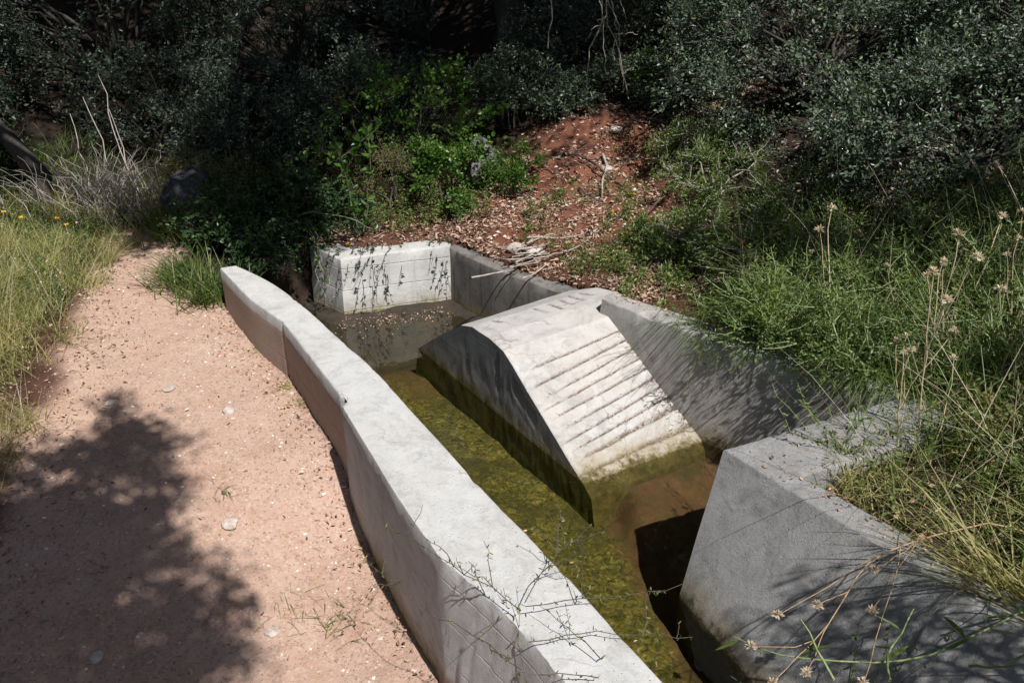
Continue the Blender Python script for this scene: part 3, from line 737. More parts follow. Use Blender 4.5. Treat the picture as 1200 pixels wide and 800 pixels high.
shrub('leafy_shrub', (-1.58, 4.50, .0), (.18, .2, .18), 20, .030, 'ivy', 'shaded shrub just beyond the far end of the parapet', seed=135, wid=.6, bmat='twig_dark')
shrub('leafy_shrub', (-1.30, 4.36, -.10), (.16, .14, .12), 20, .028, 'ivy', 'dark leaves hiding the earth bank left of the end wall', seed=1341, wid=.6, crad=.10, bmat='twig_dark')
shrub('leafy_shrub', (-1.14, 4.50, -.16), (.10, .08, .10), 14, .024, 'ivy', 'dark creeper hanging on the bank at the left end of the end wall', seed=1343, wid=.6, crad=.08, bmat='twig_dark')
shrub('leafy_shrub', (-.98, 4.72, -.02), (.16, .12, .10), 12, .026, 'ivy', 'dark leaves spilling over the left corner of the end wall', seed=1342, wid=.6, crad=.10, bmat='twig_dark')
shrub('olive_bush', (-1.88, 5.15, .06), (.24, .18, .18), 26, .028, 'olive', 'yellowish fine-leaved bush at the end of the path', seed=136, wid=.22, crad=.14, bmat='twig_dark')
shrub('olive_bush', (-.66, 4.92, .12), (.24, .16, .20), 24, .024, 'olive', 'brownish fine-leaved bush on top of the end wall', seed=137, wid=.22, crad=.12, bmat='twig_dark')
shrub('leafy_shrub', (-3.35, 5.15, .22), (.32, .3, .22), 30, .034, 'ivy', 'dark green leafy shrub at the foot of the leaning trunk', seed=138, wid=.6)
shrub('leafy_shrub', (.78, 5.42, .70), (.12, .1, .07), 9, .026, 'bright', 'small yellow-green sprout at the top of the red bank', seed=139, wid=.6, crad=.08)
# low rosemary-like herb mounds right of the red bank
shrub('herb_mound', (1.10, 4.40, .30), (.30, .26, .13), 24, .024, 'herb', 'low green herb mound right beside the red earth bank', seed=141, wid=.3, crad=.10, bmat='twig')
shrub('herb_mound', (1.42, 4.08, .24), (.30, .26, .13), 22, .024, 'herb', 'low green herb mound under the right holm oak bush', seed=142, wid=.3, crad=.10, bmat='twig')
shrub('herb_mound', (.90, 3.98, .10), (.28, .20, .09), 20, .024, 'herb', 'leafy herb mound above the top of the ramp', seed=143, wid=.4, crad=.09, bmat='twig')
shrub('herb_mound', (1.12, 3.62, .12), (.28, .22, .14), 28, .026, 'herb', 'shaded bushy herb above the wing wall', seed=144, wid=.35, crad=.11, bmat='twig')
# tall herbs on the right
for j, (x, y, z, rx, ry, rz, lb) in enumerate([
        (1.30, 3.15, .16, .28, .20, .20, 'dense green herb clump hanging over the wing wall'),
        (1.62, 3.05, .20, .28, .22, .22, 'tall green herb clump behind the wing wall, mid right'),
        (1.95, 2.85, .20, .30, .22, .24, 'tall green herb clump nearest the right edge, upper'),
        (1.68, 2.55, .12, .24, .20, .20, 'shaded herb clump behind the inner end of the abutment'),
        (2.05, 3.35, .30, .30, .22, .22, 'green herb clump below the right holm oak bush'),
        (1.55, 2.10, .08, .22, .20, .16, 'dark low herb clump behind the sunlit abutment top'),
        (1.20, 2.72, .13, .18, .12, .13, 'herb clump drooping over the right end of the wing wall'),
        (1.00, 2.98, .10, .16, .12, .12, 'small herb clump leaning over the middle of the wing wall'),
        (2.00, 2.00, .14, .26, .24, .24, 'tall shaded herb clump at the right edge of the view'),
        (1.85, 1.55, .10, .24, .22, .20, 'shaded herb clump behind the near end of the abutment'),
        (1.36, .95, .74, .26, .24, .28, 'tall herb clump beyond the near right corner of the view'),
        (1.75, .75, .45, .30, .22, .26, 'taller herb clump beside the viewpoint on the right bank'),
        (1.52, 1.72, .04, .16, .14, .10, 'low weed clump among the straw behind the abutment')]):
    shrub('herb_clump', (x, y, z), (rx*1.1, ry*1.1, rz*1.15), 46, (.024, .032, .028)[j % 3], ('herb', 'herb', 'olive')[j % 3] if j not in (2,) else 'herb', lb, 'plant', seed=150+j, wid=(.28, .2, .35)[j % 3], crad=(.13, .17, .11)[j % 3], bmat='stem_green', twigs=8, per=13, hollow=.05)

# ------------------------------------------------------------------ trees
def tree(name, base, limbs, clumps, label, seed, leaf=.06, n=600, cr=.42, mat='oak_shaded', trunk=(.11, .06)):
    rr = np.random.default_rng(seed); t = thing(name, base, label, 'tree')
    top = np.array(limbs, float); pts = np.array([base]+list(limbs), float); p = resamp(pts, 14); p[1:-1] += rr.normal(size=(12, 3))*.02; p[0, 2] -= .15
    link('trunk', (lambda V, F: mesh_from('trunk', V, F, smooth=True))(*tube(p, trunk[0], trunk[1], 12, .05, seed)), M['bark'], t)
    Lb = []; LP = []; LD = []
    for c in clumps:
        c = np.array(c, float); a = p[rr.integers(8, 14)]
        Lb.append(tube(wobble(a, c, 9, .10, rr, -.06), trunk[1]*.45, .008, 6))
        m = n; sub = c+rr.normal(size=(9, 3))*cr*.55
        for s in sub:
            k = m//9; LP.append(s+rr.normal(size=(k, 3))*cr*.30); LD.append(unit(k, rr))
            Lb.append(tube(wobble(c, s, 4, .1, rr), .007, .002, 4))
    V, F, q = leaves(np.concatenate(LP), np.concatenate(LD), leaf, .5, .2, seed=seed, simple=True)
    cr_ = link('crown', mesh_from('crown', V, F, q), M[mat], t)
    V, F, q = merge(Lb); tag(link('limbs', mesh_from('limbs', V, F, smooth=True), M['bark'], t), kind='stuff')
    return t
def over(T, k): return tuple(np.array(T)+SD*k)
# crowns roofing the dark wood (all above eye level)
rr = np.random.default_rng(91)
cl = [over((x+rr.normal()*.12, y+rr.normal()*.12, .3), rr.uniform(3.0, 4.0)) for x in np.arange(-1.5, .35, .42) for y in np.arange(5.6, 9.4, .5)]
tree('holm_oak_tree', (-.05, 6.6, .7), [(-.02, 6.4, 1.6), (.0, 6.0, 2.6), (.0, 5.4, 3.0)], cl, 'holm oak with dark upright trunk in the deep shade at the top centre', 201, n=750)
cl = [over((x+rr.normal()*.15, y+rr.normal()*.15, .5), rr.uniform(3.0, 4.2)) for x in np.arange(-5, -1.2, .62) for y in np.arange(6.0, 9.4, .62)]
tree('holm_oak_tree', (-1.0, 7.9, 1.0), [(-1.1, 7.8, 1.9), (-1.5, 7.3, 2.8), (-2.0, 6.7, 3.2)], cl, 'shaded holm oak trunk left of the deep dark gap', 202, n=190)
cl = [over((x+rr.normal()*.15, y+rr.normal()*.15, .9), rr.uniform(2.6, 3.6)) for x in np.arange(.2, 2.0, .5) for y in np.arange(6.3, 9.2, .5)]
tree('holm_oak_tree', (.42, 7.3, 1.2), [(.43, 7.2, 2.0), (.6, 6.8, 2.8), (.9, 6.2, 3.2)], cl, 'dark holm oak trunk right of centre under the leaf roof', 203, n=650)
cl = [over((x+rr.normal()*.10, y+rr.normal()*.10, .2), rr.uniform(3.2, 4.2)) for x in np.arange(-2.0, -.95, .36) for y in (4.85, 5.15, 5.5)]
tree('holm_oak_tree', (-.75, 7.9, 1.0), [(-.9, 7.2, 1.9), (-1.2, 5.4, 2.7), (-.9, 4.6, 3.1)], cl, 'slender shaded holm oak deep in the wood left of centre', 205, n=800, cr=.30)
TT = [(.78, 3.92, .04), (.95, 3.84, .06), (1.15, 3.74, .1), (1.35, 3.66, .12), (1.55, 3.6, .16), (1.8, 3.6, .24), (2.05, 3.65, .36), (2.35, 3.5, .42), (2.6, 3.3, .48), (1.05, 3.6, .04), (1.28, 3.5, .08),
      (1.45, 3.22, .15), (1.85, 2.95, .2), (2.25, 3.0, .3), (1.62, 2.45, .1), (1.85, 2.3, .1), (2.1, 2.35, .15), (2.2, 2.7, .25), (1.95, 2.05, .1), (2.3, 2.05, .2)]
cl = [over(T, 3.1+.12*(k_ % 4)) for k_, T in enumerate(TT)]
tree('holm_oak_tree', (4.2, 1.6, .8), [(4.0, 1.5, 2.0), (3.4, 1.6, 3.0), (2.8, 1.8, 3.3)], cl, 'holm oak up the right slope whose limbs shade the herbs', 206, n=760, cr=.15, leaf=.04)
rr = np.random.default_rng(97)
cl = [(x+rr.normal()*.2, y+rr.normal()*.2, 5.3+rr.random()*.8) for x in np.arange(-4.2, 1.0, .75) for y in np.arange(2.9, 6.6, .75) if y > 2.6+max(0, x-.2)*2.2 and not (x < -1.6 and (int(x*7+y*5) % 3))]
tree('holm_oak_tree', (-5.0, 7.2, 1.2), [(-4.6, 6.6, 3.2), (-3.4, 5.6, 4.6), (-2.2, 4.8, 5.2)], cl, 'wide spreading holm oak whose high crown roofs the path and the wood', 207, n=420, cr=.5, leaf=.085, trunk=(.16, .09))
cl = [over((x+rr.normal()*.12, y+rr.normal()*.12, .9), rr.uniform(2.6, 3.4)) for x in np.arange(-.4, 1.3, .4) for y in np.arange(5.75, 6.6, .4)]
tree('holm_oak_tree', (1.5, 7.6, 1.5), [(1.4, 7.3, 2.2), (1.1, 6.6, 2.9), (.9, 5.9, 3.2)], cl, 'shaded holm oak above the red bank behind the right bush', 208, n=600, cr=.34)
cl = [over(T, 3.6+.2*(k_ % 3)) for k_, T in enumerate([(-2.05, 4.75, -.1), (-1.85, 4.95, 0), (-1.75, 4.75, -.05), (-1.5, 4.55, -.05), (-1.28, 4.4, -.1), (-1.45, 4.95, .05), (-1.2, 4.6, -.05), (-1.6, 4.5, .15), (-1.3, 4.7, .2), (-1.35, 4.75, 0)])]
tree('holm_oak_tree', (-3.9, 4.9, .1), [(-3.8, 4.7, 1.5), (-3.2, 4.0, 2.6), (-2.2, 3.4, 3.0)], cl, 'holm oak at the left whose crown shades the end of the path', 209, n=700, cr=.19, leaf=.05)
# tree behind the camera whose crown throws the shade on the near left of the path
SH = [(-1.54, 2.69), (-1.51, 2.87), (-1.54, 2.48), (-1.67, 2.38), (-1.19, 2.29), (-1.32, 2.25), (-1.45, 2.12), (-1.45, 1.9), (-1.23, 1.97), (-1.23, 1.77), (-0.95, 1.77), (-0.82, 1.8), (-0.92, 1.97), (-1.39, 1.71), (-1.03, 1.74), (-1.73, 2.04), (-1.93, 2.38), (-1.33, 2.69), (-1.8, 2.63), (-1.56, 2.33), (-1.34, 2.43), (-1.02, 1.97), (-0.74, 1.71), (-1.37, 2.12), (-1.3, 1.71), (-1.79, 2.29)]
cl = [over((x-.06, y, -.44), 4.6+.5*math.sin(3.1*i_)) for i_, (x, y) in enumerate(SH) if x < -.78]
tree('holm_oak_tree', (1.3, -3.6, -.3), [(1.25, -3.4, 1.5), (1.0, -2.6, 2.8), (.5, -1.6, 3.3)], cl, 'holm oak behind the viewpoint whose crown shades the near path', 204, n=680, cr=.155, leaf=.05)
# the wood around the place: crowns that shut out most of the sky but not the sun
def ring_tree(base, centre, rad, ncl, label, seed, leaf=.13, n=260):
    rr = np.random.default_rng(seed); u = unit(ncl, rr)*rr.uniform(.3, 1, ncl)[:, None]**.5
    cl = [tuple(np.array(centre)+q*np.array(rad)) for q in u]; b = np.array(base, float); c = np.array(centre, float)
    tree('holm_oak_tree', base, [tuple(b*.8+c*.2+[0, 0, .5]), tuple(b*.3+c*.7)], cl, label, seed, n=n, cr=.6, leaf=leaf, trunk=(.16, .09))
ring_tree((-6.2, 2.2, .6), (-5.6, 2.4, 3.8), (1.7, 2.6, 2.6), 42, 'holm oak out of view on the left of the path', 211)
ring_tree((-5.5, -2.5, -.4), (-4.8, -2.2, 3.6), (2.0, 2.2, 2.8), 42, 'holm oak out of view behind and left of the viewpoint', 212)
ring_tree((6.3, 3.0, 1.4), (5.9, 2.6, 4.2), (1.6, 2.6, 2.6), 42, 'holm oak out of view up the slope on the right', 213)
ring_tree((2.2, 9.5, 2.3), (1.6, 9.3, 5.2), (3.2, 1.8, 2.8), 60, 'tall holm oak up the slope at the back of the wood', 214)
ring_tree((-3.2, 9.8, 1.9), (-3.0, 9.2, 4.9), (3.0, 1.8, 2.8), 60, 'tall holm oak at the back of the wood on the left', 215)
# leaning trunk at the left edge
t = thing('leaning_tree', (-2.82, 5.0, -.1), 'dark bare leaning trunk bending at the left edge', 'tree')
p = resamp(np.array([(-2.80, 5.0, -.2), (-2.80, 5.0, -.02), (-2.82, 5.02, .14), (-2.88, 5.05, .25), (-2.98, 5.1, .33), (-3.15, 5.2, .45), (-3.6, 5.5, .8), (-4.1, 5.8, 1.5)]), 22)
p += np.random.default_rng(3).normal(size=p.shape)*.008
V, F = tube(p, .055, .032, 12, .10, 5); link('trunk', mesh_from('trunk', V, F, smooth=True), M['bark'], t)

# ------------------------------------------------------------------ rocks and stones
def rock(name, loc, rad, mat, label, seed, group=None, nseg=4, amp=.28, fr=2.5):
    bm = bmesh.new(); bmesh.ops.create_icosphere(bm, subdivisions=nseg, radius=1)
    V = np.array([v.co[:] for v in bm.verts]); d = 1+fbm(V, fr, 4, seed)*amp
    V2 = V*d[:, None]*np.array(rad)
    for v, c in zip(bm.verts, V2): v.co = c
    me = bpy.data.meshes.new(name); bm.to_mesh(me); bm.free()
    o = bpy.data.objects.new(name, me); COL.objects.link(o); o.location = loc; me.materials.append(M[mat]); o.rotation_euler.z = seed*1.3
    return tag(o, label, 'rock' if 'rock' in name or 'boulder' in name else 'stone', group)
rock('boulder', (-.19, 5.10, .19), (.10, .10, .14), 'rock', 'craggy pale grey limestone rock beside the red earth bank', 3, amp=.5, fr=2.2)
rock('boulder', (-1.92, 4.98, .02), (.20, .16, .16), 'rock_dark', 'dark blue-grey boulder beyond the far end of the parapet', 9, amp=.45)
rr = np.random.default_rng(17)
st = [(-1.42, 3.12, .022, 'pale stone on the path beside the middle of the parapet'), (-1.12, 2.95, .026, 'flat pale stone on the path near the crack in the parapet'),
      (-1.62, 3.02, .022, 'buff stone lying in the middle of the path'), (-1.18, 1.82, .02, 'white pebble at the edge of the tree shadow on the path'), (-.72, 1.95, .02, 'pale stone in the sunlit near part of the path'),
      (-.95, 2.35, .028, 'flat pinkish stone in the sunlit path'), (.55, 4.9, .035, 'pale round stone on the red bank beside the fallen sticks'),
      (.62, 5.15, .04, 'whitish stone near the top of the red bank'), (.88, 4.75, .045, 'pinkish broad stone half sunk in the red bank'),
      (.12, 4.25, .05, 'grey angular stone on the soil just behind the back wall'), (.02, 4.33, .05, 'reddish stone among litter behind the back wall')]
for j, (x, y, r_, lb) in enumerate(st):
    rock('stone', (x, y, float(height([x], [y])[0])+r_*.15), (r_*1.2, r_, r_*.55), 'stone', lb, 30+j, nseg=2, amp=.4)

# gravel and grit on the path
def grit(name, n, x0, x1, y0, y1, smin, smax, maskf, label, seed, mat='pebble', power=3.):
    rr = np.random.default_rng(seed); x = rr.uniform(x0, x1, n*3); y = rr.uniform(y0, y1, n*3)
    k = rr.random(n*3) < maskf(x, y); k &= ~inpoly(x, y, HOLE); x = x[k][:n]; y = y[k][:n]; n = len(x)
    z = height(x, y); s = smin+(smax-smin)*rr.random(n)**power
    b = np.array([(1, 0, 0), (-.5, .87, 0), (-.5, -.87, 0), (.2, .1, .6), (.1, -.1, -.6)])
    b = np.array([(1, 0, .1), (0, 1, -.1), (-1, 0, .1), (0, -1, 0), (.15, .1, .65), (0, 0, -.65)])
    V = b[None]*(1+rr.normal(size=(n, 6, 3))*.22)*s[:, None, None]
    a = rr.uniform(0, 6.28, n); ca, sa = np.cos(a)[:, None], np.sin(a)[:, None]
    V = np.stack([V[:, :, 0]*ca-V[:, :, 1]*sa, V[:, :, 0]*sa+V[:, :, 1]*ca, V[:, :, 2]], 2)+np.stack([x, y, z+s*.15], 1)[:, None]
    f = np.array([(0, 1, 4), (1, 2, 4), (2, 3, 4), (3, 0, 4), (1, 0, 5), (2, 1, 5), (3, 2, 5), (0, 3, 5)])
    F = (np.arange(n)[:, None, None]*6+f[None]); q = np.repeat(rr.random(n), 8)
    o = link(name, mesh_from(name, V.reshape(-1, 3), F.reshape(-1, 3), q), M[mat]); return tag(o, label, 'gravel', kind='stuff')
grit('gravel', 16000, -2.6, .6, .9, 5, .0016, .010, lambda x, y: leftside(x, y)*(.25+.75*sstep(.35, .05, dline(x, y, PL)))*(pathmask(x, y)+.3), 'fine gravel scattered over the red path', 61, power=5)
grit('bank_gravel', 2500, -.5, 1.7, 4.2, 5.6, .002, .016, redmask, 'pale grit and crumbs on the red earth bank', 62, power=4)

# leaf litter
def litter(name, n, x0, x1, y0, y1, size, maskf, label, seed, mat='litter', up=.004):
    rr = np.random.default_rng(seed); x = rr.uniform(x0, x1, n*4); y = rr.uniform(y0, y1, n*4)
    k = rr.random(n*4) < maskf(x, y); k &= ~inpoly(x, y, HOLE); x = x[k][:n]; y = y[k][:n]; n = len(x)
    D = unit(n, rr); D[:, 2] = D[:, 2]*.35
    V, F, q = leaves(np.c_[x, y, height(x, y)+up+rr.random(n)*.008], D, size*(.5+rr.random(n)), .42, .7, seed=seed)
    # lay them flat-ish
    return tag(link(name, mesh_from(name, V, F, q), M[mat]), label, 'leaf litter', kind='stuff')
def lit_back(x, y):
    Q = P3(x, y); d = dline(x, y, [(-1.1, 4.6), (-.33, 4.65), (.3, 3.98), (.55, 3.65), (.95, 3.25)])
    a = sstep(.75, .10, d+fbm(Q, 5, 3, 2)*.2)+.30*redmask(x, y)+.5*sstep(.25, .0, np.abs(y-4.45-.2*x))*redmask(x, y)+.9*np.exp(-((x-1.75)**2+(y-4.15)**2)/.12)+.9*np.exp(-((x-1.25)**2+(y-5.15)**2)/.10)
    return np.clip(a, 0, 1)*(.25+.75*sstep(-.25, .2, fbm(Q, 6, 4, 12)))
litter('leaf_litter', 17000, -1.2, 2.3, 3.5, 5.7, .022, lit_back, 'brown fallen oak leaves behind the back wall and on the bank', 71)
litter('leaf_litter', 5000, -2.6, 0, 1.2, 5, .015, lambda x, y: leftside(x, y)*np.clip(sstep(.35, .0, np.abs(x-np.interp(y, *LEDGE)-.08))*.8+sstep(.22, .0, dline(x, y, PL))*.5+.06, 0, 1), 'small dry leaf bits along both edges of the path', 72)
litter('leaf_litter', 3500, .9, 2.6, 1.0, 3.6, .024, lambda x, y: np.ones_like(x)*.9, 'dry brown leaves under the herbs on the right bank', 73)
def crumbs(name, n, polyA, polyB, z, size, mat, label, seed):
    rr = np.random.default_rng(seed); A, B = np.array(polyA, float), np.array(polyB, float); sg = np.linalg.norm(np.diff(A, axis=0), axis=1); t = rr.random(n)*sg.sum(); c = np.r_[0, np.cumsum(sg)]
    k = np.clip(np.searchsorted(c, t)-1, 0, len(sg)-1); f = ((t-c[k])/sg[k])[:, None]; w = (rr.random(n)**.45)[:, None]*.95
    P = (A[k]*(1-f)+A[k+1]*f)*(1-w)+(B[k]*(1-f)+B[k+1]*f)*w; D = unit(n, rr); D[:, 2] *= .2
    V, F, q = leaves(np.c_[P, np.full(n, z+.003)+rr.random(n)*.003], D, size*(.4+rr.random(n)), .45, .4, seed=seed)
    return tag(link(name, mesh_from(name, V, F, q), M[mat]), label, 'debris', kind='stuff')
crumbs('wall_debris', 420, [(1.68, .62), (1.13, 1.461), (.66, 2.215), (1.36, 2.56)], [(1.80, .70), (1.24, 1.52), (.84, 2.08), (1.46, 2.36)], .0, .012, 'litter', 'dead leaf bits lying along the top of the abutment', 171)
crumbs('wall_debris', 260, [(.42, 3.43), (.683, 3.13), (.949, 2.89), (1.5, 2.44)], [(.44, 3.52), (.775, 3.215), (1.04, 2.97), (1.57, 2.52)], .0, .012, 'litter', 'dead leaf bits lying along the top of the wing wall', 172)
rr = np.random.default_rng(174); L = []
for k in range(420):
    x = rr.uniform(-.9, 1.9); y = rr.uniform(3.75, 5.2)
    if inpoly([x], [y], HOLE)[0] or (x < .2 and y < 4.2): continue
    z = float(height([x], [y], False)[0])+.012; a = rr.uniform(0, 6.28); l_ = rr.uniform(.02, .07); e = np.array([math.cos(a)*l_, math.sin(a)*l_, rr.normal()*.008]); b0 = np.array([x, y, z])
    L.append(tube(wobble(b0-e, b0+e, 4, .06, rr), .0016, .0008, 3)+(np.full(9, rr.random()),))
V, F, q = merge(L); tag(link('twig_litter', mesh_from('twig_litter', V, F, q), M['twig']), 'thin broken twigs strewn over the litter behind the walls', 'twigs', kind='stuff')
# debris floating and stranded at the end wall
rr = np.random.default_rng(8); n = 520; a = rr.random(n); x = -.93+a*.62; y = 4.27+a*.22-np.abs(rr.normal(size=n))*.12; D = unit(n, rr); D[:, 2] *= .15
V, F, q = leaves(np.c_[x, y, np.full(n, WZ+.006)+rr.random(n)*.006], D, .012, .5, .3, seed=4)
tag(link('floating_leaves', mesh_from('floating_leaves', V, F, q), M['litter']), 'scum of dead leaves on the water at the end wall', 'debris', kind='stuff')

rr = np.random.default_rng(18); n = 46; f = rr.random(n); x = -.55+f*1.0+rr.normal(size=n)*.07+.04; y = 3.15-f*1.45+rr.normal(size=n)*.05; D = unit(n, rr); D[:, 2] = 0
V, F, q = leaves(np.c_[x, y, np.full(n, WZ+.002)], D, .018, .45, .15, seed=9)
tag(link('floating_leaves', mesh_from('floating_leaves', V, F, q), M['litter']), 'scattered single leaves floating on the green channel', 'debris', kind='stuff')

# ------------------------------------------------------------------ grasses
def grass(name, n, x0, x1, y0, y1, maskf, L, w, mat, label, seed, bend=.6, lean=(0, 0), spread=.35, cluster=0.):
    rr = np.random.default_rng(seed); m = n*4
    if cluster:
        nc = int(n/14); cx = rr.uniform(x0, x1, nc*4); cy = rr.uniform(y0, y1, nc*4); k = rr.random(nc*4) < maskf(cx, cy); cx = cx[k][:nc]; cy = cy[k][:nc]
        j = rr.integers(0, len(cx), n); x = cx[j]+rr.normal(size=n)*cluster; y = cy[j]+rr.normal(size=n)*cluster
    else:
        x = rr.uniform(x0, x1, m); y = rr.uniform(y0, y1, m); k = rr.random(m) < maskf(x, y); x = x[k][:n]; y = y[k][:n]
    k = ~inpoly(x, y, HOLE); x = x[k]; y = y[k]; n = len(x)
    Q_ = P3(x, y)
    D = np.c_[rr.normal(size=n)*spread+lean[0]+fbm(Q_, 6, 2, seed+1)*1.1, rr.normal(size=n)*spread+lean[1]+fbm(Q_, 6, 2, seed+2)*1.1, np.ones(n)]
    ll = rr.uniform(L[0], L[1], n)*(.6+.8*sstep(-.4, .4, fbm(P3(x, y), 3, 2, seed)))
    V, F, q = blades(np.c_[x, y, height(x, y)-.004], D, ll, rr.uniform(w*.6, w*1.3, n), bend, seed)
    pt = np.clip(.5+.9*fbm(P3(x, y), 5, 3, seed+9), 0, 1); q = np.clip(.55*q+.5*np.tile(pt, 3)+.02*(q > .9), 0, 1)
    return tag(link(name, mesh_from(name, V, F, q), M[mat]), label, 'grass', kind='stuff')
def leftbank(x, y):
    Q = P3(x, y); return sstep(.06, -.12, x-np.interp(y, *LEDGE)+fbm(Q, 4, 3, 41)*.22)
grass('dry_grass', 26000, -3.6, -1.5, 1.8, 5.3, lambda x, y: leftbank(x, y)*sstep(2.1, 2.5, y+.2*np.sin(x*5)), (.06, .22), .0027, 'grass_dry', 'yellowing dry grass along the left side of the path', 81, cluster=.03)
grass('straw_stems', 500, -3.4, -1.7, 2.6, 4.9, leftbank, (.22, .42), .0024, 'seed', 'thin pale seeding stems standing above the left bank grass', 78, bend=.3, spread=.4)
grass('green_grass', 17000, -4.6, -1.6, 2.4, 5.8, lambda x, y: leftbank(x, y)*np.clip(.25+sstep(3.0, 4.2, y+.5*(-x-2)), 0, 1), (.06, .20), .0036, 'grass_green', 'greener grass and weeds on the upper left bank', 82, cluster=.03)
grass('wall_foot_weeds', 520, -1.4, .2, 1.3, 3.7, lambda x, y: leftside(x, y)*sstep(.13, .02, dline(x, y, PL))*(fbm(P3(x, y), 3, 2, 55) > .0), (.02, .08), .0022, 'grass_dry', 'dry wispy weeds at the foot of the parapet', 79, cluster=.02, bend=1.2, spread=1.2)
litter('leaf_litter', 1500, -1.5, .2, 1.3, 3.8, .013, lambda x, y: leftside(x, y)*sstep(.16, .0, dline(x, y, PL)), 'dry leaf bits gathered along the foot of the parapet', 74)
grass('low_weeds', 3600, -2.9, -.9, 1.0, 2.6, lambda x, y: leftbank(x, y)*.8+.06*leftside(x, y)*(x < -1.0), (.02, .07), .003, 'grass_green', 'sparse low weeds in the shaded near left corner', 83, cluster=.03, bend=.9)
grass('bank_grass', 4200, .95, 2.8, 1.1, 3.9, lambda x, y: sstep(.02, .2, dline(x, y, [(1.40, 2.42), (.80, 2.10), (1.2, 1.5), (1.76, .68)])), (.18, .48), .003, 'grass_green', 'thin grass among the herbs on the right bank', 84, cluster=.04, bend=.7)
grass('dry_bank_grass', 11000, .85, 2.6, .7, 2.6, lambda x, y: sstep(.0, .1, dline(x, y, [(.82, 2.10), (1.2, 1.5), (1.76, .68)]))*.9, (.06, .22), .0026, 'grass_dry', 'tangled straw and dry grass behind the abutment top', 85, cluster=.03, bend=1.2, spread=.9)
grass('fringe_grass', 1700, .7, 1.6, 2.55, 3.5, lambda x, y: sstep(.18, .04, dline(x, y, [(.80, 3.22), (1.06, 2.99), (1.45, 2.62)])), (.16, .36), .003, 'grass_green', 'long grass blades arching over the wing wall', 86, cluster=.03, bend=1.3, lean=(-.5, -.5))
grass('tall_bank_grass', 700, 1.15, 2.1, .35, 1.8, lambda x, y: sstep(.16, .06, dline(x, y, [(1.2, 1.58), (1.95, .45)]))*(x > 1.2+(1.5-y)*.62), (.25, .60), .0045, 'grass_dry', 'tall thin grass stalks leaning over the abutment from the bank', 89, cluster=.03, bend=.6, lean=(-.55, .1), spread=.3)
grass('straw_stems', 900, 1.0, 2.6, 1.2, 3.6, lambda x, y: sstep(.0, .15, dline(x, y, [(1.40, 2.42), (.80, 2.10), (1.2, 1.5), (1.76, .68)])), (.30, .62), .0026, 'seed', 'pale dry stems crossing the green herbs on the right', 90, bend=.35, spread=.5)
grass('wood_edge_grass', 3500, -3.2, -.9, 4.5, 6.2, lambda x, y: (1-pathmask(x, y))*.8, (.08, .20), .004, 'grass_green', 'shaded grass where the path enters the wood', 87, cluster=.03)
grass('bank_sprouts', 2600, -.3, 1.5, 3.75, 5.2, lambda x, y: np.clip(sstep(.1, .4, fbm(P3(x, y), 3, 3, 19)+.25*(x-.3)), 0, 1), (.03, .09), .005, 'grass_green', 'small green sprouts dotted over litter and red bank', 88, cluster=.018, spread=.8)

def weeds(name, n, x0, x1, y0, y1, maskf, size, mat, label, seed, hh=.12, wid=.4):
    rr = np.random.default_rng(seed); x = rr.uniform(x0, x1, n*4); y = rr.uniform(y0, y1, n*4); k = rr.random(n*4) < maskf(x, y); x = x[k][:n]; y = y[k][:n]
    per = 26; n = len(x); ax = rr.normal(size=(n, 3))*[.35, .35, 0]+[0, 0, 1]; L = rr.uniform(.4, 1.3, n)*hh; f = rr.uniform(.1, 1, (n, per))
    P = np.c_[x, y, height(x, y)][:, None]+ax[:, None]*(f*L[:, None])[:, :, None]+rr.normal(size=(n, per, 3))*.012
    D = unit(n*per, rr); D[:, 2] = D[:, 2]*.6+.35
    V, F, q = leaves(P.reshape(-1, 3), D, size, wid, .3, seed=seed)
    return tag(link(name, mesh_from(name, V, F, q), M[mat]), label, 'weeds', kind='stuff')
weeds('bank_weeds', 900, -4.4, -1.7, 2.3, 5.5, lambda x, y: leftbank(x, y)*sstep(-.1, .3, fbm(P3(x, y), 2.2, 3, 77)+.3*(y-3.3)), .018, 'herb', 'leafy weeds growing through the grass on the left bank', 91)
weeds('bank_weeds', 260, -.2, 1.1, 3.85, 4.75, lambda x, y: (~inpoly(x, y, HOLE))*sstep(.0, .3, fbm(P3(x, y), 4, 3, 15)+.45*(x-.35)), .018, 'herb', 'small leafy weeds spreading over the litter behind the back wall', 94, .09, .35)
weeds('bank_weeds', 160, .5, 1.1, 3.2, 3.9, lambda x, y: (~inpoly(x, y, HOLE))*1., .02, 'herb', 'low leafy weeds along the back edge of the wing wall', 96, .08, .35)
weeds('bank_weeds', 220, -.95, -.1, 4.68, 5.2, lambda x, y: np.ones_like(x), .02, 'herb', 'tangled weeds at the back of the end wall', 95, .16, .3)
weeds('white_flowers', 60, -4.2, -1.9, 2.8, 5.2, leftbank, .009, 'seed', 'tiny pale seed heads and flowers in the left bank grass', 92, .20, .7)
weeds('bank_weeds', 1500, 1.0, 3.0, 1.2, 3.9, lambda x, y: sstep(.02, .2, dline(x, y, [(1.40, 2.42), (.80, 2.10), (1.2, 1.5), (1.76, .68)]))*(~inpoly(x, y, HOLE)), .020, 'herb', 'leafy weeds filling in between the herbs on the right bank', 93, .16, .3)
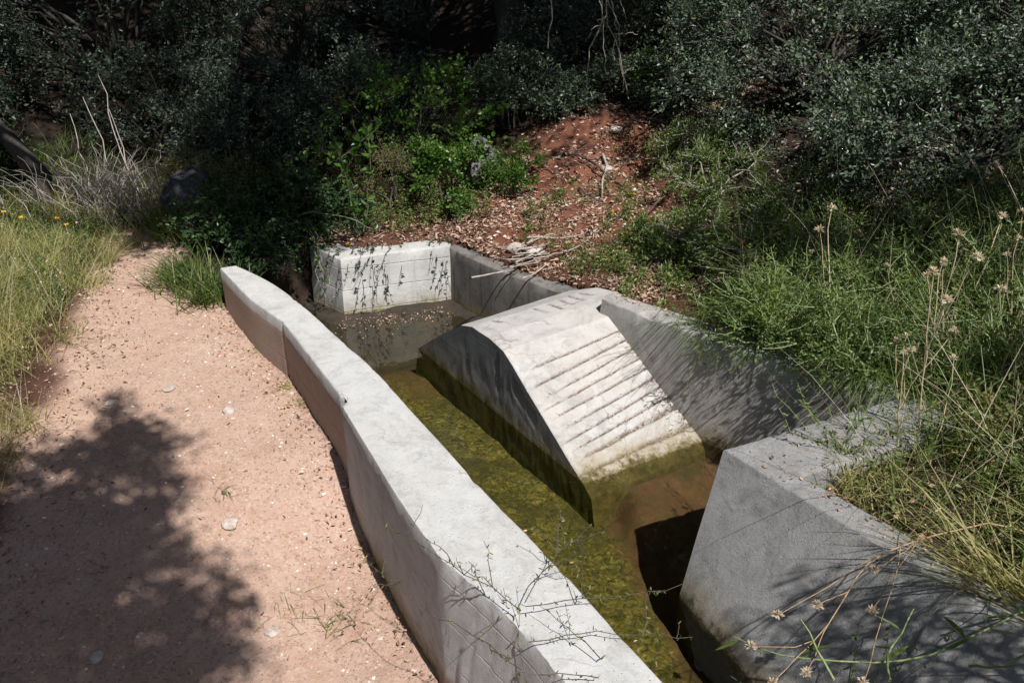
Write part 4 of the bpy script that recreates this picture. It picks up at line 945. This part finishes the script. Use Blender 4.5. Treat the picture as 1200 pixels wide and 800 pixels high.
def tuft(loc, n, L, w, mat, label, seed, r=.05, bend=.6, lean=(0, 0), spread=.4, name='grass_tuft'):
    rr = np.random.default_rng(seed); x = loc[0]+rr.normal(size=n)*r; y = loc[1]+rr.normal(size=n)*r
    z = float(height([loc[0]], [loc[1]])[0]) if len(loc) < 3 else loc[2]
    D = np.c_[rr.normal(size=n)*spread+lean[0], rr.normal(size=n)*spread+lean[1], np.ones(n)]
    V, F, q = blades(np.c_[x, y, np.full(n, z-.01)], D, rr.uniform(L*.5, L, n), w, bend, seed, segs=4)
    return tag(link(name, mesh_from(name, V, F, q), M[mat], loc=(loc[0], loc[1], z)), label, 'grass tuft')
tuft((-1.50, 3.95), 420, .24, .006, 'grass_green', 'bright grass tuft against the far end of the parapet', 301, r=.07)
tuft((-1.66, 4.12), 380, .26, .006, 'grass_green', 'dark grass tuft leaning over the path beyond the parapet', 302, r=.08, lean=(-.3, -.1))
tuft((-1.90, 4.72), 420, .30, .006, 'grass_green', 'tall dark grass tuft below the yellowish bush', 303, r=.09)
tuft((-2.08, 5.02, -.12), 300, .34, .005, 'grass_dry', 'yellow-brown grass tuft where the path disappears', 304, r=.09)
tuft((-.32, 5.45), 220, .35, .005, 'grass_green', 'narrow-leaved grass tuft left of the small oak shrub', 305, r=.04, bend=.4)
tuft((1.12, 6.1), 420, .42, .006, 'grass_green', 'fine green grass tuft at the top beside the hanging dead branch', 306, r=.08, bend=.5)
tuft((-.52, 2.03), 90, .09, .003, 'grass_green', 'small green weed at the foot of the parapet in the near path', 307, r=.035, bend=1., spread=1.)
tuft((-.70, 2.06), 70, .12, .0022, 'grass_dry', 'straggling wiry weed on the near path', 308, r=.05, bend=1.2, spread=1.6)
tuft((.12, 4.45), 60, .07, .006, 'grass_green', 'tiny pale green tuft beside the twig pile', 309, r=.02, bend=.8, spread=.8)
tuft((1.02, 2.12, -.02), 150, .16, .003, 'grass_dry', 'yellow stringy tuft growing behind the abutment corner', 310, r=.06, bend=1., spread=.9)

# ------------------------------------------------------------------ dead wood
def twigset(paths):
    V, F, q = merge([tube(p, a, b, 5) for p, a, b in paths]); return mesh_from('twig', V, F, smooth=True)
def dead_branch(name, base, pts_list, label, mat='twig', group=None, cat='branch'):
    return tag(link(name, twigset(pts_list), M[mat], loc=base), label, cat, group)
rr = np.random.default_rng(55)
# hanging dead branch, top centre-right
sub = []; root = np.array([.49, 5.25, 1.5]); K = lambda x, z: np.array([x, 5.25, z])
for pts_ in ([root, K(.505, 1.285), K(.552, .99), K(.617, .88), K(.70, .55)], [K(.505, 1.285), K(.52, 1.0), K(.47, .88), K(.447, .80), K(.463, .485)], [K(.53, 1.15), K(.60, 1.0), K(.64, .80), K(.66, .62)],
             [K(.54, 1.02), K(.46, .93), K(.43, .88)], [K(.60, .92), K(.68, .93), K(.73, .92)], [K(.57, 1.1), K(.61, .95), K(.59, .75)], [K(.66, .70), K(.71, .74), K(.735, .72)], [K(.50, 1.1), K(.54, .9), K(.555, .70)], [K(.52, 1.3), K(.62, 1.1), K(.66, 1.0)]):
    q_ = resamp(np.array(pts_), 12); q_[1:-1] += rr.normal(size=(10, 3))*[.006, .02, .006]; sub.append((q_, .0055 if len(pts_) > 4 else .004, .0018))
dead_branch('dead_branch', tuple(root), sub, 'bare pale dead branch hanging down over the red bank')
p = wobble((.20, 5.25, 1.5), (.21, 5.25, .84), 9, .05, rr); dead_branch('dead_branch', (.20, 5.25, 1.5), [(p, .006, .003)], 'single thin dead twig hanging at the top centre')
sub = []
for k in range(16):
    a = np.array([2.10+rr.normal()*.02, 4.05, .52+rr.normal()*.02]); e = a+np.array([-.22-rr.random()*.1, -.1+rr.normal()*.03, .12+rr.normal()*.09]); sub.append((wobble(a, e, 6, .08, rr), .004, .0012))
dead_branch('dead_branch', (2.1, 4.05, .5), sub[:9], 'small grey dead spray inside the right holm oak bush')
# dry grey twig bush on the left
t = thing('dry_twig_bush', (-2.45, 5.05, -.12), 'tangled dry grey twig bush left of the path end', 'bush'); sub = []
for k in range(230):
    a = np.array([-2.46+rr.normal()*.22, 5.05+rr.normal()*.11, -.12]); e = a+np.array([rr.normal()*.18, rr.normal()*.12-.05, .16+rr.random()*.26]); sub.append((wobble(a, e, 7, .12, rr, -.12), .0028, .001))
for x0, x1, z1 in ((-2.35, -2.62, .55), (-2.25, -2.48, .50), (-2.22, -2.50, .68), (-2.52, -2.72, .45)):
    sub.append((wobble((x0, 5.0, -.1), (x1, 5.35, z1), 9, .04, rr), .005, .002))
tag(link('twigs', twigset(sub), M['twig'], t), kind='stuff')
# twig pile on the edge of the back wall: each stick is its own thing
for j in range(16):
    a = rr.uniform(-.9, .35); L = rr.uniform(.14, .34); cx = .10+rr.normal()*.09+j*.006; cy = 4.18+rr.normal()*.07; cz = float(height([cx], [cy])[0])+.02+rr.random()*.025
    d = np.array([math.cos(a+.9), math.sin(a+.9), rr.normal()*.05])*L/2
    p0 = np.array([cx, cy, cz]); p = wobble(p0-d, p0+d, 6, .05, rr); r0 = rr.uniform(.003, .006)
    dead_branch('stick', (cx, cy, cz), [(p, r0, r0*.5)], 'weathered grey stick in the twig pile on the back wall edge', group='sticks of the twig pile', cat='stick')
for j, (x0, y0, x1, y1, r0, lb) in enumerate([(.30, 5.0, .62, 4.72, .008, 'dark fallen stick lying across the red bank'), (.38, 4.75, .50, 4.55, .006, 'short dark stick low on the red bank'),
        (.53, 4.98, .50, 4.62, .009, 'forked pale stick upright on the red bank'), (.15, 5.05, .30, 4.80, .005, 'thin root hanging at the upper left of the red bank'),
        (.95, 4.55, .62, 4.15, .006, 'long thin branch leaning from the herb mound to the twig pile'), (1.30, 4.45, .85, 4.05, .004, 'pale straight twig lying over the herb mounds')]):
    a = np.array([x0, y0, float(height([x0], [y0])[0])+.02+(.08 if j > 3 else 0)]); b_ = np.array([x1, y1, float(height([x1], [y1])[0])+.015+(.04 if j > 3 else 0)])
    p = wobble(a, b_, 8, .06, rr); sub = [(p, r0, r0*.5)]
    if j < 3: sub.append((wobble(p[3], p[3]+np.array([.06, -.08, .03]), 5, .06, rr), r0*.5, r0*.25))
    dead_branch('stick', tuple(a), sub, lb, mat='twig_dark' if j in (0, 1, 3, 4) else 'twig', cat='stick')

# ------------------------------------------------------------------ vines and stems
def leafy_stem(name, paths, lsize, per, lmat, smat, label, cat='plant', wid=.45, seed=0, r0=.0022, group=None, droop=.1, start=0., single=False):
    rr = np.random.default_rng(seed); base = np.array(paths[0][0]); t = thing(name, tuple(base), label, cat, group)
    st_ = []; P = []; D = []
    for p in paths:
        p = np.asarray(p, float); st_.append(tube(p, r0, r0*.45, 5)); n = int(per*np.linalg.norm(np.diff(p, axis=0), axis=1).sum())
        if n < 1: continue
        f = rr.uniform(start, 1, n)*(len(p)-1); k = np.minimum(f.astype(int), len(p)-2); P.append(p[k]*(1-(f-k))[:, None]+p[k+1]*(f-k)[:, None])
        D.append(unit(n, rr)+np.array([0, 0, .1]))
    for V, F in st_: link('stem', mesh_from('stem', V, F, smooth=True), M[smat], t)
    if P and single:
        P = np.concatenate(P); D = np.concatenate(D); V, F, q = leaves(np.zeros((1, 3)), np.array([[0, 0, 1.]]), lsize, wid, .3, seed=seed, droop=.15)
        ml = [mesh_from('leaf', V, F, np.full(len(F), rr.random())) for _ in range(5)]
        for m_ in ml: m_.materials.append(M[lmat])
        for k in range(len(P)):
            o = bpy.data.objects.new('leaf', ml[k % 5]); COL.objects.link(o); o.parent = t; o.location = P[k]-base
            o.rotation_euler = (Vector(D[k]).to_track_quat('Z', 'Y').to_matrix() @ Matrix.Rotation(rr.uniform(0, 6.28), 3, 'Z')).to_euler(); o.scale = (rr.uniform(.7, 1.3),)*3
    elif P:
        V, F, q = leaves(np.concatenate(P), np.concatenate(D), lsize, wid, .3, seed=seed, droop=droop); tag(link('leaves', mesh_from('leaves', V, F, q), M[lmat], t), kind='stuff')
    return t
# vine over the end wall
rr = np.random.default_rng(66); ps = []
for k in range(22):
    x = rr.uniform(-.98, -.62) if k < 17 else rr.uniform(-.45, -.38); y = 4.30+(x+.912)*.385-.02-rr.random()*.03
    ps.append(wobble((x+rr.normal()*.04, y+.12, -.085), (x+rr.normal()*.05, y-.03, -.085-rr.uniform(.1, .32)), 9, .07, rr, -.06))
leafy_stem('trailing_vine', ps, .021, 50, 'ivy', 'twig_dark', 'dark-leaved vine trailing down the face of the end wall', wid=.55, seed=401)
ps = [wobble((-1.15, 4.62, .0), (-1.0, 4.25, -.12-.05*k), 9, .10, rr, -.1) for k in range(5)]+[wobble((-1.2, 4.6, .02), (-.75, 4.5, -.02), 9, .1, rr, -.1)]
leafy_stem('trailing_vine', ps, .028, 30, 'bright', 'twig', 'bright green vine sprays at the left corner of the end wall', wid=.6, seed=402)
# bright leafy stem standing behind the end wall
ps = [wobble((-.86, 4.60, -.08), (-.98, 4.75, .42), 10, .04, rr), wobble((-.84, 4.62, -.08), (-.80, 4.8, .45), 10, .04, rr), wobble((-.98, 4.75, .30), (-.72, 4.8, .50), 6, .05, rr)]
leafy_stem('young_sapling', ps, .045, 60, 'bright', 'twig_dark', 'young sapling with lime green leaves on two thin stems behind the end wall', wid=.45, seed=403, r0=.004, start=.1, single=True)
# wiry bramble over the near end of the parapet
ps = [wobble((.06, 1.20, -.40), (.01, 1.544, .05), 10, .05, rr), wobble((.035, 1.488, .05), (.47, 1.61, .03), 12, .04, rr), wobble((.02, 1.485, .04), (-.33, 1.80, .03), 12, .04, rr, -.03),
      wobble((.037, 1.40, .03), (.40, 1.435, .01), 10, .05, rr), wobble((.029, 1.5, .05), (.20, 1.78, .05), 10, .06, rr), wobble((.02, 1.38, -.03), (-.40, 1.80, -.06), 12, .05, rr, -.03),
      wobble((.18, 1.31, .02), (.0, 1.30, .04), 8, .06, rr), wobble((.19, 1.36, .02), (.06, 1.48, .06), 8, .06, rr), wobble((.06, 1.22, -.3), (-.02, 1.56, .04), 10, .08, rr), wobble((.07, 1.22, -.3), (.12, 1.50, .05), 10, .08, rr)]
for k in range(26):
    p = ps[rr.integers(1, 6)]; q = p[rr.integers(2, len(p)-1)]; e = q+np.array([rr.normal()*.06, rr.normal()*.06, .01+abs(rr.normal())*.03]); ps.append(wobble(q, e, 5, .10, rr))
leafy_stem('wiry_bramble', ps, .012, 70, 'herb', 'twig_dark', 'thin dark wiry bramble sprawling over the near end of the parapet', wid=.3, seed=404, r0=.0013)
# leafy sprig in front of the abutment face
ps = [wobble((.80, 1.42, -.35), (.86+.06*k, 1.62-.03*k, -.12+.02*k), 8, .08, rr) for k in range(4)]
leafy_stem('small_sprig', ps, .014, 90, 'bright', 'twig_dark', 'small green-leaved sprig against the shaded abutment face', wid=.45, seed=405, r0=.0015)
ps = [wobble((.72, 1.22, -.2), (.66, 1.55, -.30), 8, .06, rr), wobble((.72, 1.3, -.22), (.60, 1.42, -.30), 8, .06, rr), wobble((.7, 1.4, -.25), (.56, 1.62, -.30), 8, .06, rr)]
leafy_stem('small_sprig', ps, .016, 30, 'bright', 'stem_green', 'thin sprig over the dark water by the lower corner of the abutment', wid=.25, seed=406, r0=.0015)
# thick grey-green stem in the right foreground
ps = [resamp(np.array([(1.40, 1.58, -.02), (1.169, 1.507, .02), (1.054, 1.461, 0), (.942, 1.417, -.02), (.823, 1.398, -.03), (.686, 1.427, -.05), (.589, 1.477, -.08), (.53, 1.551, -.1)]), 16), wobble((.985, 1.37, -.01), (1.0, 1.25, .12), 7, .05, rr), wobble((.81, 1.35, -.03), (.90, 1.48, .05), 7, .06, rr), wobble((.70, 1.37, -.05), (.66, 1.50, .0), 5, .05, rr)]
leafy_stem('thick_stem', ps, .095, 11, 'herb', 'stem_green', 'thick pale green stem with long narrow leaves in the bottom right foreground', wid=.16, seed=407, r0=.0036, single=True)
# yellow-green weeds growing on the abutment corner
ps = [wobble((1.0, 2.2, -.02), (1.0+rr.normal()*.16, 2.25+rr.normal()*.10, .10+rr.random()*.10), 7, .10, rr) for k in range(14)]
leafy_stem('weed', ps, .018, 90, 'herb', 'stem_green', 'yellow-green straggly weed on top of the abutment corner', wid=.3, seed=408, r0=.0014)

# seed-head stalks: one built, the rest copied
def seed_head_mesh(seed, r=.0085, n=46):
    rr = np.random.default_rng(seed); D = unit(n, rr); D[:, 2] = np.abs(D[:, 2])*1.0-.25
    return leaves(D*.002, D, r*1.35, .3, .2, seed=seed)
def stalk(loc, L, lean, label, seed, heads=1, group=None, mat='straw'):
    rr = np.random.default_rng(seed); loc = np.array(loc, float); t = thing('seed_stalk', tuple(loc), label, 'seed stalk', group)
    top = loc+np.array([lean[0], lean[1], L]); p = wobble(loc, top, 9, .03, rr, -.03); ends = [p[-1]]; tb = [tube(p, .0019, .0012, 5)]
    for k in range(heads-1):
        j = 3+k % 4; e = p[j]+np.array([rr.normal()*.07, rr.normal()*.05, L*(.35+.2*rr.random())]); tb.append(tube(wobble(p[j], e, 6, .05, rr, .05), .0014, .001, 4)); ends.append(e)
    for V, F in tb: link('stem', mesh_from('stem', V, F, smooth=True), M[mat], t)
    for k, e in enumerate(ends):
        V, F, q = seed_head_mesh(seed+k); link('seed_head', mesh_from('seed_head', V+e, F, q), M['seed'], t)
    return t
g = 'dry seed-head stalks among the right-hand herbs'; lb = 'dry straw stalk with pale starry seed head among the green herbs on the right'
s0 = stalk((1.55, 2.75, .05), .34, (-.05, .05), lb, 501, 1, g); s1 = stalk((1.75, 2.9, .06), .38, (.05, .0), lb, 502, 2, g); s2 = stalk((1.45, 2.95, .05), .30, (-.10, -.05), lb, 503, 1, g)
rr = np.random.default_rng(67)
for j in range(34):
    x = rr.uniform(1.05, 2.2); y = rr.uniform(2.2, 3.4) if j % 3 else rr.uniform(1.6, 2.6)
    if inpoly([x], [y], HOLE)[0] or x < 1.0+.5*(3-y)*.3: x += .35
    copy_tree((s0, s1, s2)[j % 3], (x, y, float(height([x], [y])[0])), rr.uniform(0, 6.3), rr.uniform(.9, 1.6))
stalk((1.95, 2.95, .15), .62, (-.08, .05), 'tallest branching seed stalk rising in front of the dark bush on the right', 511, 5, mat='stem_green')
stalk((2.05, 3.0, .15), .52, (-.28, .10), 'leaning seed stalk left of the tallest one on the right', 512, 3)
# rust-coloured branching dry stalk over the abutment
t = thing('dry_umbel', (1.36, 1.76, .0), 'rust-brown branching dry stalk with seed heads drooping over the abutment face', 'plant'); rr = np.random.default_rng(68)
main = resamp(np.array([(1.36, 1.76, .03), (1.184, 1.727, .1), (1.02, 1.686, .09), (.908, 1.656, .07), (.835, 1.618, .05), (.775, 1.549, .02), (.709, 1.482, -.02), (.67, 1.465, -.05), (.555, 1.498, -.08)]), 20); tb = [tube(main, .0024, .0012, 6)]; ends = [main[-1]]
for j, e in ((10, (.622, 1.536, -.02)), (13, (.714, 1.548, 0)), (8, (.834, 1.529, 0)), (16, (.575, 1.39, -.08)), (9, (.745, 1.333, -.02)), (7, (.863, 1.612, .05)), (15, (.651, 1.40, -.06))):
    tb.append(tube(wobble(main[j], e, 7, .04, rr), .0014, .0009, 5)); ends.append(np.array(e))
for V, F in tb: link('stem', mesh_from('stem', V, F, smooth=True), M['rust_stem'], t)
for k, e in enumerate(ends):
    V, F, q = seed_head_mesh(540+k, .010, 50); link('seed_head', mesh_from('seed_head', V+e, F, q), M['seed'], t)
# small yellow flowers
def flower(loc, label, group, L=.2):
    t = thing('yellow_flower', loc, label, 'flower', group); rr = np.random.default_rng(int(abs(loc[0])*1000)); loc = np.array(loc); e = loc+[rr.normal()*.03, rr.normal()*.03, L]
    V, F = tube(wobble(loc, e, 6, .04, rr), .0015, .001, 4); link('stem', mesh_from('stem', V, F), M['stem_green'], t)
    D = unit(14, rr); D[:, 2] = .4; V, F, q = leaves(np.repeat(e[None], 14, 0), D, .013, .7, .2, seed=3); link('petals', mesh_from('petals', V, F, q), M['yellow'], t)
for x, y in ((-2.35, 4.35), (-2.45, 4.45), (-2.6, 4.4), (-2.72, 4.5)): flower((x, y, float(height([x], [y])[0])), 'small yellow flower on a thin stem in the left bank grass', 'yellow flowers in the left bank grass', .2)
flower((.52, 4.42, float(height([.52], [4.42])[0])), 'single yellow flower low on the leaf litter below the red bank', None, .025)
flower((.64, 4.62, float(height([.64], [4.62])[0])), 'single yellow flower higher up on the red bank', None, .025)
flower((-.90, 4.5, -.115), 'yellow leaf-like flower on top of the end wall corner', None, .02)

for o in EMPT:
    if '_o' in o: del o['_o']
for o in bpy.data.objects:
    if '_o' in o: del o['_o']
